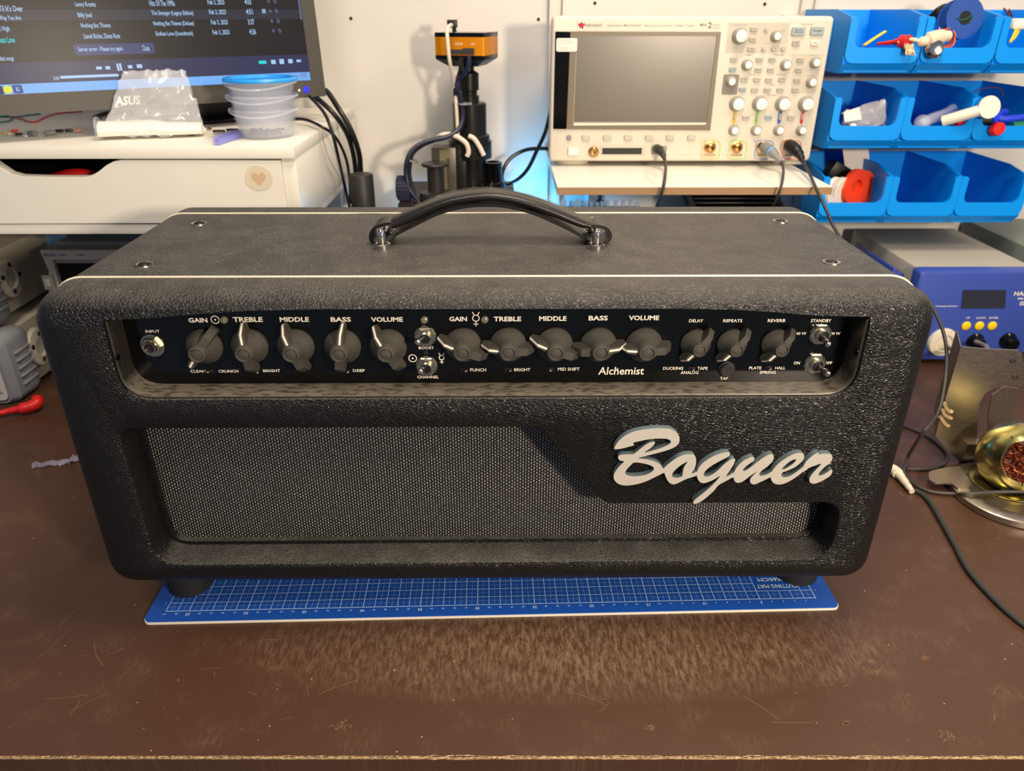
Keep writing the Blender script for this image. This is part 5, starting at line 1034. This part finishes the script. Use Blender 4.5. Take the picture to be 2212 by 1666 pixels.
it('plastic_pot', 'pale spoon-shaped plastic piece resting across the two left bins of the top row', 'plastic piece', mat('cream_pot', (226, 206, 178), .4), lambda b: (b.tube([P(1940, 92, Y=.53), P(1955, 84, Y=.528), P(1975, 86, Y=.528), P(1992, 90, Y=.528), P(2010, 84, Y=.53), P(2030, 80, Y=.535), P(2048, 78, Y=.54)], [.002, .0022, .0026, .006, .0095, .0095, .007], 12)))
it('metal_cap', 'shiny dark metal cap below the pale plastic piece on the top row', 'cap', CHROME, lambda b: b.lathe([(0, 0), (.012, 0), (.0125, .002), (.010, .006), (0, .008)], frame(P(2017, 107, Y=.524), (1, 0, .1), (0, .5, 1), (.1, -1, .5)), 24))
def coil(b):
    for k in range(5): c = P(2044, 84, Y=.556+k*.003); b.tube([c+Vector(((.011-.0012*k)*math.cos(a*.5236+k), .004*math.sin(a), (.013-.0010*k)*math.sin(a*.5236+k))) for a in range(13)], .0011, 6, 3)
it('wire_coil', 'coil of orange wire behind the pale plastic piece in the top row', 'wire', ORANGE, coil)
t = thing('wire_spool', 'dark blue wire spool standing up in the middle bin of the top row', 'spool', P(2083, 40, Y=.565))
c = P(2083, 39, Y=.562); b = MB(); SMt = frame(c, (1, .05, 0), (0, .15, 1), (.05, -1, .15))
b.lathe([(.0085, 0), (.026, 0), (.026, .002), (.0085, .002)], SMt, 40); b.lathe([(.0085, -.018), (.014, -.018), (.014, 0), (.0085, 0)], SMt, 28); b.lathe([(.0085, -.020), (.026, -.020), (.026, -.018), (.0085, -.018)], SMt, 40); b.done('spool_body', mat('navy_spool', (30, 72, 150), .45), t); MB().lathe([(0, .0021), (.0085, .0021), (.0085, .0025), (0, .0025)], SMt, 24).done('spool_hole', BLACK, t)
b = MB(); b.tube([SMt @ Vector(p) for p in ((-.012, .0, .003), (-.006, -.003, .003), (.002, -.001, .004), (.008, .003, .003), (.010, -.002, .003), (.006, -.006, .003))], .0006, 6); b.done('loose_wire_end', GREEN, t)
def blk(b):
    for k in range(4): b.tube([P(2006, 40+k*4, Y=.60), P(2025, 20+k*5, Y=.59), P(2048, 12+k*5, Y=.59), P(2066, 30+k*6, Y=.592)], .0026, 8)
it('cable_bundle', 'bundle of black cable left of the blue spool', 'cable', BLACK, blk)
it('wire_end', 'small pink wire sticking up beside the orange coil', 'wire', mat('pink_wire', (190, 120, 190), .5), lambda b: b.tube([P(2018, 74, Y=.552), P(2028, 66, Y=.556), P(2029, 59, Y=.558)], .0010, 6))
it('wire_tuft', 'tuft of brown wires at the right end of the top row of bins', 'wire', BROWNW, lambda b: [b.tube([P(2190+rr.uniform(-4, 4), 55, Y=.60), P(2182+rr.uniform(-5, 5), 38, Y=.595), P(2176+rr.uniform(-9, 9), 22+rr.uniform(-5, 5), Y=.59)], .0009, 5) for k in range(8)])
it('yellow_wires', 'short yellow wires bent over the rim of the right bin in the top row', 'wire', YEL, lambda b: [b.tube([P(2182+k*4, 92-k*4, Y=.546+k*.003), P(2190+k*3, 75, Y=.552+k*.003), P(2195+k*4, 62, Y=.558+k*.003)], .0016, 6) for k in range(3)])
it('white_connector', 'white moulded connector above the yellow wires in the top right bin', 'connector', WHITE, lambda b: b.box(P(2205, 52, Y=.565), (.030, .016, .014), bev=.004))
# middle row
def bagfn(px0, px1, y0, y1, Y, seed):
    def fn(b):
        v = crumple(9, 7, lambda s, t: P(px0+(px1-px0)*s, y1+(y0-y1)*t*(.6+.5*s), Y=Y+.006*math.sin(3*s)), seed, .0012); sheet(b, v)
        v = crumple(9, 7, lambda s, t: P(px0+(px1-px0)*s, y1+(y0-y1)*t*(.6+.5*s), Y=Y+.012+.006*math.sin(3*s)), seed+1, .0012); sheet(b, v)
    return fn
t = thing('zip_bag', 'silvery zip bag with a white printed tag in the left bin of the middle row', 'plastic bag', P(1870, 250, Y=.57))
b = MB(); bagfn(1822, 1915, 219, 274, .56, 8)(b); b.done('bag_film', mat('silvery_film', (200, 198, 200), .25, .2, alpha=.75), t, recalc=False)
b = MB(); b.prism([(0, 0), (.024, 0), (.020, .018), (-.002, .014)], 0, .0008, frame(P(1824, 264, Y=.553), (1, 0, .15), (0, .4, 1), (0, -1, .4))); b.done('paper_tag', PAPER, t)
it('round_cap', 'small white round cap at the bottom of the left bin in the middle row', 'cap', WHITE, lambda b: b.ball(P(1842, 275, Y=.545), .0055, n=14))
t = thing('syringe', 'translucent white syringe with a big round flange in the middle bin of the middle row', 'syringe', P(2085, 250, Y=.55)); SYR = mat('milky_plastic', (228, 220, 200), .35)
b = MB(); b.tube([P(2036, 262, Y=.538), P(2070, 252, Y=.528), P(2118, 238, Y=.518)], .0075, 16, 2); b.done('barrel', SYR, t); b = MB(); b.lathe([(0, 0), (.0148, 0), (.0148, .003), (0, .003)], frame(P(2135, 232, Y=.516), (1, 0, 0), (0, .25, 1), (0, -1, .25)), 32); b.done('flange', SYR, t)
it('clear_tube', 'clear plastic tube leaning left of the syringe in the middle row', 'tube', TUBM, lambda b: b.tube([P(1985, 272, Y=.545), P(2010, 257, Y=.552), P(2040, 247, Y=.562), P(2058, 236, Y=.575)], .0075, 14, 2))
it('plastic_ball', 'frosted round plastic ball at the left side of the middle bin in the middle row', 'cap', TUBM, lambda b: b.ball(P(1992, 265, Y=.548), .011, n=18))
t = thing('marker', 'red marker with a black cap lying in the middle bin of the middle row', 'marker', P(2090, 265, Y=.55)); b = MB(); b.tube([P(2064, 267, Y=.545), P(2114, 263, Y=.545)], .0062, 14, 1); b.done('marker_body', RED, t); b = MB(); b.tube([P(2113, 263, Y=.545), P(2136, 262, Y=.545)], .0070, 14, 1); b.done('marker_cap', BLACK, t)
it('red_cap', 'round red cap poking over the rim of the middle row of bins', 'cap', RED, lambda b: b.lathe([(0, 0), (.0090, 0), (.0092, .005), (.0080, .0075), (0, .008)], frame(P(2150, 279, Y=.524), (1, 0, .1), (0, .2, 1), (.2, -1, .2)), 26))
it('blue_tool', 'royal blue forked plastic tool in the right bin of the middle row', 'tool', mat('royal_blue_plastic', (30, 60, 200), .4), lambda b: (b.tube([P(2140, 262, Y=.545), P(2152, 255, Y=.55), P(2175, 258, Y=.548), P(2230, 252, Y=.55)], .0055, 12), b.tube([P(2146, 266, Y=.545), P(2158, 245, Y=.555), P(2172, 243, Y=.56)], .0048, 12)))
it('green_tool', 'dark green plastic piece below the blue tool in the right bin', 'tool', GREEN, lambda b: b.tube([P(2185, 275, Y=.540), P(2215, 272, Y=.54), P(2240, 270, Y=.54)], .0070, 12, 2))
it('brown_wire', 'thin brown wire arching above the bins in the middle row', 'wire', BROWNW, lambda b: b.tube([P(2092, 208, Y=.60), P(2110, 196, Y=.60), P(2140, 189, Y=.60), P(2160, 192, Y=.60), P(2168, 208, Y=.60)], .0008, 6))
# bottom row
for k, (dx, Y, lab) in enumerate(((0, .562, 'orange-red tape roll, front one, in the left bin of the bottom row'), (14, .578, 'orange-red tape roll, rear one, in the left bin of the bottom row'))):
    def fn(b, dx=dx, Y=Y): b.lathe([(.012, 0), (.0265, 0), (.0265, .007), (.012, .007)], frame(P(1843+dx, 405+k*3, Y=Y), (.85, .5, .1), (-.1, .1, 1), (.5, -.85, .1)), 36)
    it('tape_roll', lab, 'tape roll', mat('orange_red_tape', (222, 62, 24), .35), fn, 'tape rolls')
for k, (px, Y, lab) in enumerate(((1797, .545, 'white ring-shaped roll, leftmost in the bottom left bin'), (1812, .556, 'white ring-shaped roll beside the orange-red rolls'))):
    def fn(b, px=px, Y=Y): b.lathe([(.010, 0), (.022, 0), (.022, .007), (.010, .007)], frame(P(px, 415, Y=Y), (.75, .6, .0), (0, 0, 1), (.6, -.75, 0)), 30)
    it('white_roll', lab, 'roll', PAPER, fn, 'white rolls')
it('card', 'pale folded paper card at the right side of the bottom left bin', 'card', PAPER, lambda b: b.prism([(0, 0), (.034, 0), (.020, .030), (.004, .034)], 0, .0008, frame(P(1873, 438, Y=.585), (1, .1, 0), (0, .2, 1), (.1, -1, .2))))
it('printed_bag', 'white printed bag sticking up at the back of the bottom left bin', 'plastic bag', PAPER, lambda b: b.prism([(0, 0), (.045, -.03), (.030, .045), (.012, .055), (-.008, .035)], 0, .001, frame(P(1826, 372, Y=.625), (1, 0, 0), (0, .25, 1), (0, -1, .25))))
it('black_connector', 'black boxy connector behind the orange-red rolls in the bottom left bin', 'connector', BLACK, lambda b: b.box((0, 0, 0), (.030, .024, .024), T(P(1808, 370, Y=.60)) @ Matrix.Rotation(.5, 4, 'Y'), bev=.002))
for k, (px, py, Y, lab) in enumerate(((1950, 432, .575, 'small dark crumb of hardware in the middle bin of the bottom row'), (2104, 434, .56, 'tiny resistor with wire legs in the right bin of the bottom row'), (2160, 436, .56, 'pale blue wire scrap at the right of the bottom right bin'))):
    z0 = BIN[(2, 1)].z+.0035
    it('scrap', lab, 'component', (DGREY, BROWNW, mat('pale_blue_wire', (120, 160, 210), .5))[k], lambda b: b.tube([Vector((P(px-7, py, Y=Y).x, Y+.002, z0)), Vector((P(px, py, Y=Y).x, Y, z0+.002)), Vector((P(px+9, py, Y=Y).x, Y+.004, z0+.001))], .0014, 8))
# ================================================================ soldering station
HY = .44; hx_0 = P(1988, 590, Y=HY).x; hx_1 = hx_0+.185; hzt = P(2010, 586, Y=HY).z
ss = thing('soldering_station', 'blue and beige soldering station with yellow buttons on the right side of the bench', 'soldering station', (hx_0+.09, HY+.1, 0))
MB().box(((hx_0+hx_1)/2+.001, HY+.130, hzt/2+.002), (hx_1-hx_0-.014, .225, hzt-.010), bev=.003).done('case', GREYBEIGE, ss)
def Q5(x, y, Y=HY): p = P(1830+x/3.874, 470+y/3.874, Y=Y); return (p.x, p.z)
b = MB(); b.loft([[(x, y, z) for x, z in offset(rrect(hx_0, hx_1, .006, hzt, .006), -e)] for y, e in ((HY, .004), (HY+.0012, .0015), (HY+.005, 0), (HY+.020, 0))]); b.done('front_bezel', STBLUE, ss, ang=40)
for x in (hx_0+.02, hx_1-.02):
    for y in (HY+.02, HY+.22): MB().lathe([(0, 0), (.010, 0), (.010, .0065), (0, .0065)], T(x, y, .0003), 16).done('foot', RUBBER, ss)
a = P(1890, 553, Y=.60); c = P(1952, 596, Y=.49); b = MB(); b.box((hx_0-.014, .535, hzt-.022), (.018, .13, .003)); b.box((hx_0-.021, .535, hzt-.014), (.003, .13, .018), bev=.001); b.box((hx_0-.003, .535, hzt-.022), (.012, .10, .006)); b.done('side_holder', STBLUE, ss)
a, c = Q5(955, 758), Q5(1330, 605); dsp = MB().prism([Q5(952, 758), Q5(1318, 758), Q5(1330, 606), Q5(968, 606)], 0, .0008, FRONT((0, HY, 0))).done('display', mat('dark_lcd', (44, 48, 62), .15), ss, smooth=False)
MB().prism([Q5(710, 950), Q5(1600, 950), Q5(1600, 820), Q5(700, 820)], 0, .0004, FRONT((0, HY, 0)))
for x, t in ((995, 'UP'), (1105, 'DOWN'), (1212, 'ENTER')):
    p = Q5(x, 905); MB().lathe([(0, 0), (.0065, 0), (.0065, .0012), (.0055, .0020), (0, .0024)], FRONT((p[0], HY, p[1])), 24).done('button', YEL, ss)
    w_ = 18 if t == 'UP' else 40; a, c = Q5(x+15-w_, 848), Q5(x+15+w_, 832); MB().text(t, FRONT((0, HY-.0003, 0)), fit=(a[0], c[0], a[1], c[1]), bold=.01).done('printed_word', INK, ss, smooth=False)
for t, x0, x1, y0, y1 in (('HAKKO', 1392, 1600, 618, 655), ('FR-410', 1425, 1560, 670, 688), ('ESD SAFE', 1440, 1600, 702, 735), ('Changing indication', 735, 925, 735, 750)):
    a, c = Q5(x0, y1), Q5(x1, y0); MB().text(t, FRONT((0, HY-.0003, 0)), fit=(a[0], c[0], a[1], c[1]), bold=.02).done('printed_word', INK, ss, smooth=False)
p = Q5(792, 1040); b = MB(); b.lathe([(0, 0), (.0215, 0), (.0215, .003), (.0200, .006), (.013, .007), (.012, .005), (.006, .006), (0, .007)], FRONT((p[0], HY, p[1])), 36); b.done('filter_cap', CREAM, ss)
for x, y in ((1068, 1035), (1342, 1030)):
    p = Q5(x, y); b = MB(); b.lathe([(0, 0), (.0125, 0), (.0125, .002), (.0100, .004), (.0095, .012), (.008, .016), (.0045, .017), (0, .017)], FRONT((p[0], HY, p[1])), 28); b.done('connector', BLACKGLOSS, ss)
b = MB(); b.tube(PP((2050, 752, .435), (2062, 760, .40), (2072, 772, .36), (2085, 800, .30)), .0028, 8); o = b.done('station_lead', CB); tag(o, 'dark lead plugged into the pale round cap of the blue soldering station', 'cable')
b = MB(); b.tube(PP((2108, 738, .420), (2122, 744, .40), (2132, 752, .36), (2140, 790, .28)), .0030, 8); o = b.done('station_lead', GREY); tag(o, 'grey lead from the left black socket of the blue soldering station', 'cable')
gz = .150; ga = P(2163, 509, Z=gz)
gb = thing('grey_instrument', 'grey-green metal box standing right of the soldering station at the photo edge', 'instrument', (.92, .60, 0)); MB().box((ga.x+.125, (WALL_Y+ga.y)/2-.065, gz/2), (.25, WALL_Y-ga.y-.0+.11, gz), bev=.004).done('case', mat('grey_green_metal', (112, 120, 112), .5), gb)
# ================================================================ soldering iron stand
IS = thing('iron_stand', 'bent metal soldering iron stand with a round base, lower right of the soldering station', 'soldering iron stand', (.60, .12, 0))
pA, pB, pC = P(2058, 1070.5, Z=0), P(2113, 1112, Z=0), P(2212, 1145, Z=0)
ax, ay, bx, by, cx, cy = pA.x, pA.y, pB.x, pB.y, pC.x, pC.y
D_ = 2*(ax*(by-cy)+bx*(cy-ay)+cx*(ay-by)); ox = ((ax*ax+ay*ay)*(by-cy)+(bx*bx+by*by)*(cy-ay)+(cx*cx+cy*cy)*(ay-by))/D_; oy = ((ax*ax+ay*ay)*(cx-bx)+(bx*bx+by*by)*(ax-cx)+(cx*cx+cy*cy)*(bx-ax))/D_; orr = math.hypot(ax-ox, ay-oy)

orr = min(orr, .12); oc = Vector((pB.x, pB.y))+(Vector((ox, oy))-Vector((pB.x, pB.y))).normalized()*orr
MB().lathe([(0, 0), (orr-.001, 0), (orr, .001), (orr, .0075), (orr-.002, .0088), (orr-.014, .0095), (orr-.016, .0078), (0, .0078)], T(oc.x, oc.y, .0003), 72).done('base', STEEL, IS, ang=30)
tab = [P(x, y, Z=.010) for x, y in ((2006, 1028), (2012, 1018), (2066, 1009), (2078, 1018), (2100, 1050), (2070, 1056), (2055, 1046), (2022, 1044), (2008, 1038))]
b = MB(); b.prism(spl2([(p.x, p.y) for p in tab], 3), .0088, .0108); b.done('base_tab', STEEL, IS)
def I(x, y, Y): p = P(1920+x/3.623, 720+y/3.623, Y=Y); return (p.x, p.z)
IY = .172
def lean(b_):  # the sheet leans back a little towards its top
    return b_
sheetp = [I(560, 102, IY), I(720, 118, IY), I(1010, 132, IY), I(1036, 155, IY), I(1052, 250, IY), I(1052, 385, IY), I(1040, 412, IY), I(980, 412, IY), I(900, 412, IY), I(820, 428, IY), I(750, 470, IY), I(710, 540, IY), I(692, 620, IY), I(680, 980, IY), I(678, 1010, IY), I(560, 1015, IY), I(430, 880, IY), I(360, 800, IY), I(440, 510, IY)]
zmin = min(z for x, z in sheetp)
b = MB()
pl3 = []
for x, z in sheetp: pl3.append((x, z))
lf = [[(x, IY-.0009+.10*max(0, .0) , z) for x, z in pl3], [(x, IY+.0009, z) for x, z in pl3]]
b.loft(lf); pltl = b.done('back_plate', STEEL, IS, smooth=False)
b = MB(); b.prism([I(560, 102, IY), I(440, 510, IY), I(360, 800, IY)], 0, .0018, FRONT((0, IY, 0)))
q0, q1 = I(560, 102, IY), I(360, 800, IY)
bb = MB(); bb.loft([[Vector((q0[0], IY, q0[1])), Vector((q0[0]+.02, IY+.045, q0[1])), Vector((q0[0]+.0215, IY+.045, q0[1])), Vector((q0[0]+.0015, IY, q0[1]))], [Vector((q1[0], IY, q1[1])), Vector((q1[0]+.02, IY+.045, q1[1]+.01)), Vector((q1[0]+.0215, IY+.045, q1[1]+.01)), Vector((q1[0]+.0015, IY, q1[1]))]]); bb.done('side_fold', STEEL, IS, smooth=False)
e0_, e1_ = I(692, 620, IY), I(680, 1000, IY)
b = MB(); b.box(((e0_[0]+e1_[0])/2+.012, IY-.002, .018), (.05, .012, .022)); b.done('foot_bracket', STEEL, IS, smooth=False)
b = MB(); cpts = [I(900, 414, IY+.03), I(800, 480, IY+.03), I(770, 640, IY+.03), I(768, 850, IY+.03), I(960, 850, IY+.03), I(955, 620, IY+.03), I(1010, 430, IY+.03)]
b.prism(cpts, 0, .0015, FRONT((0, IY+.03, 0))); b.done('inner_plate', STEEL, IS, smooth=False)
for x, y in ((972, 212), (990, 343)):
    p = I(x, y, IY-.001); MB().lathe([(0, 0), (.0034, 0), (.0034, .0012), (.0016, .0014), (.0014, .0006), (0, .0006)], FRONT((p[0], IY-.001, p[1])), 16).done('screw', DGREY, IS)
for pts in ([(425, 540), (440, 580), (470, 610), (492, 598)], [(412, 590), (425, 625), (455, 650), (482, 660)], [(395, 645), (415, 680), (440, 710), (460, 720)]):
    b = MB(); b.tube([Vector((I(x, y, IY)[0], IY-.002, I(x, y, IY)[1])) for x, y in pts], .0022, 8); b.done('louvre', mat('pale_steel', (190, 165, 130), .35, .6), IS)
bc = P(2196, 992, Y=.118); br = .039
t = thing('tip_cleaner', 'brass-coloured dome tip cleaner filled with copper wool, on the iron stand base', 'tip cleaner', (bc.x, .118, .0085))
od = Vector((-.33, -.85, .36)).normalized(); OM = T(bc.x, .118, max(bc.z, br*.8+.009)) @ od.to_track_quat('Z', 'Y').to_matrix().to_4x4()
zc_ = max(bc.z, br*.8+.009)
prof = [(br*math.sin(a), br*math.cos(a)) for a in [R_(36+(180-36)*k/20) for k in range(21)]]; prof[-1] = (0, -br)
b = MB(); b.lathe([((br-.004)*math.sin(R_(38)), (br-.006)*math.cos(R_(38))), (br*.56, br*.80)]+prof, OM, 48); bmesh.ops.bisect_plane(b.b, geom=b.b.verts[:]+b.b.edges[:]+b.b.faces[:], plane_co=(0, 0, .0095), plane_no=(0, 0, 1), clear_inner=True)
b.done('dome', BRASS, t); MB().lathe([(br*.80, 0), (br*.98, 0), (br*.99, .0012), (br*.93, .0016), (br*.80, .0016)], T(bc.x, .118, .0088), 48).done('dome_rim', BRASS, t)
b = MB(); rr = random.Random(9)
for k in range(420):
    a = rr.uniform(0, 6.28); rad = br*.55*math.sqrt(rr.random()); p = Vector((rad*math.cos(a), rad*math.sin(a), br*.72+rr.uniform(-.003, .004)))
    pts = [p+Vector((rr.gauss(0, .0022), rr.gauss(0, .0022), rr.gauss(0, .0015)))*j for j in (0, .6, 1, 1.4)]; b.tube([OM @ q for q in pts], .00055, 4, 3)
w_ = b.done('copper_wool', COPPER, t, recalc=False); w_['kind'] = 'stuff'
MB().lathe([(0, br*.70), (br*.54, br*.70), (br*.54, br*.66), (0, br*.66)], OM, 30).done('wool_core', mat('dark_copper', (70, 34, 22), .6), t)
# bits on the bench
it('foil_scrap', 'crinkled scrap of clear film on the bench left of the amplifier', 'scrap', mat('shiny_film', (190, 180, 200), .15, .4, alpha=.5), lambda b: (sheet(b, crumple(12, 4, lambda s, tt: P(68+100*s, 1012-16*s-7*tt, Z=.002), 4, .0012)), sheet(b, crumple(9, 4, lambda s, tt: P(128+42*s, 1005-10*s-9*tt, Z=.003), 6, .0016))))
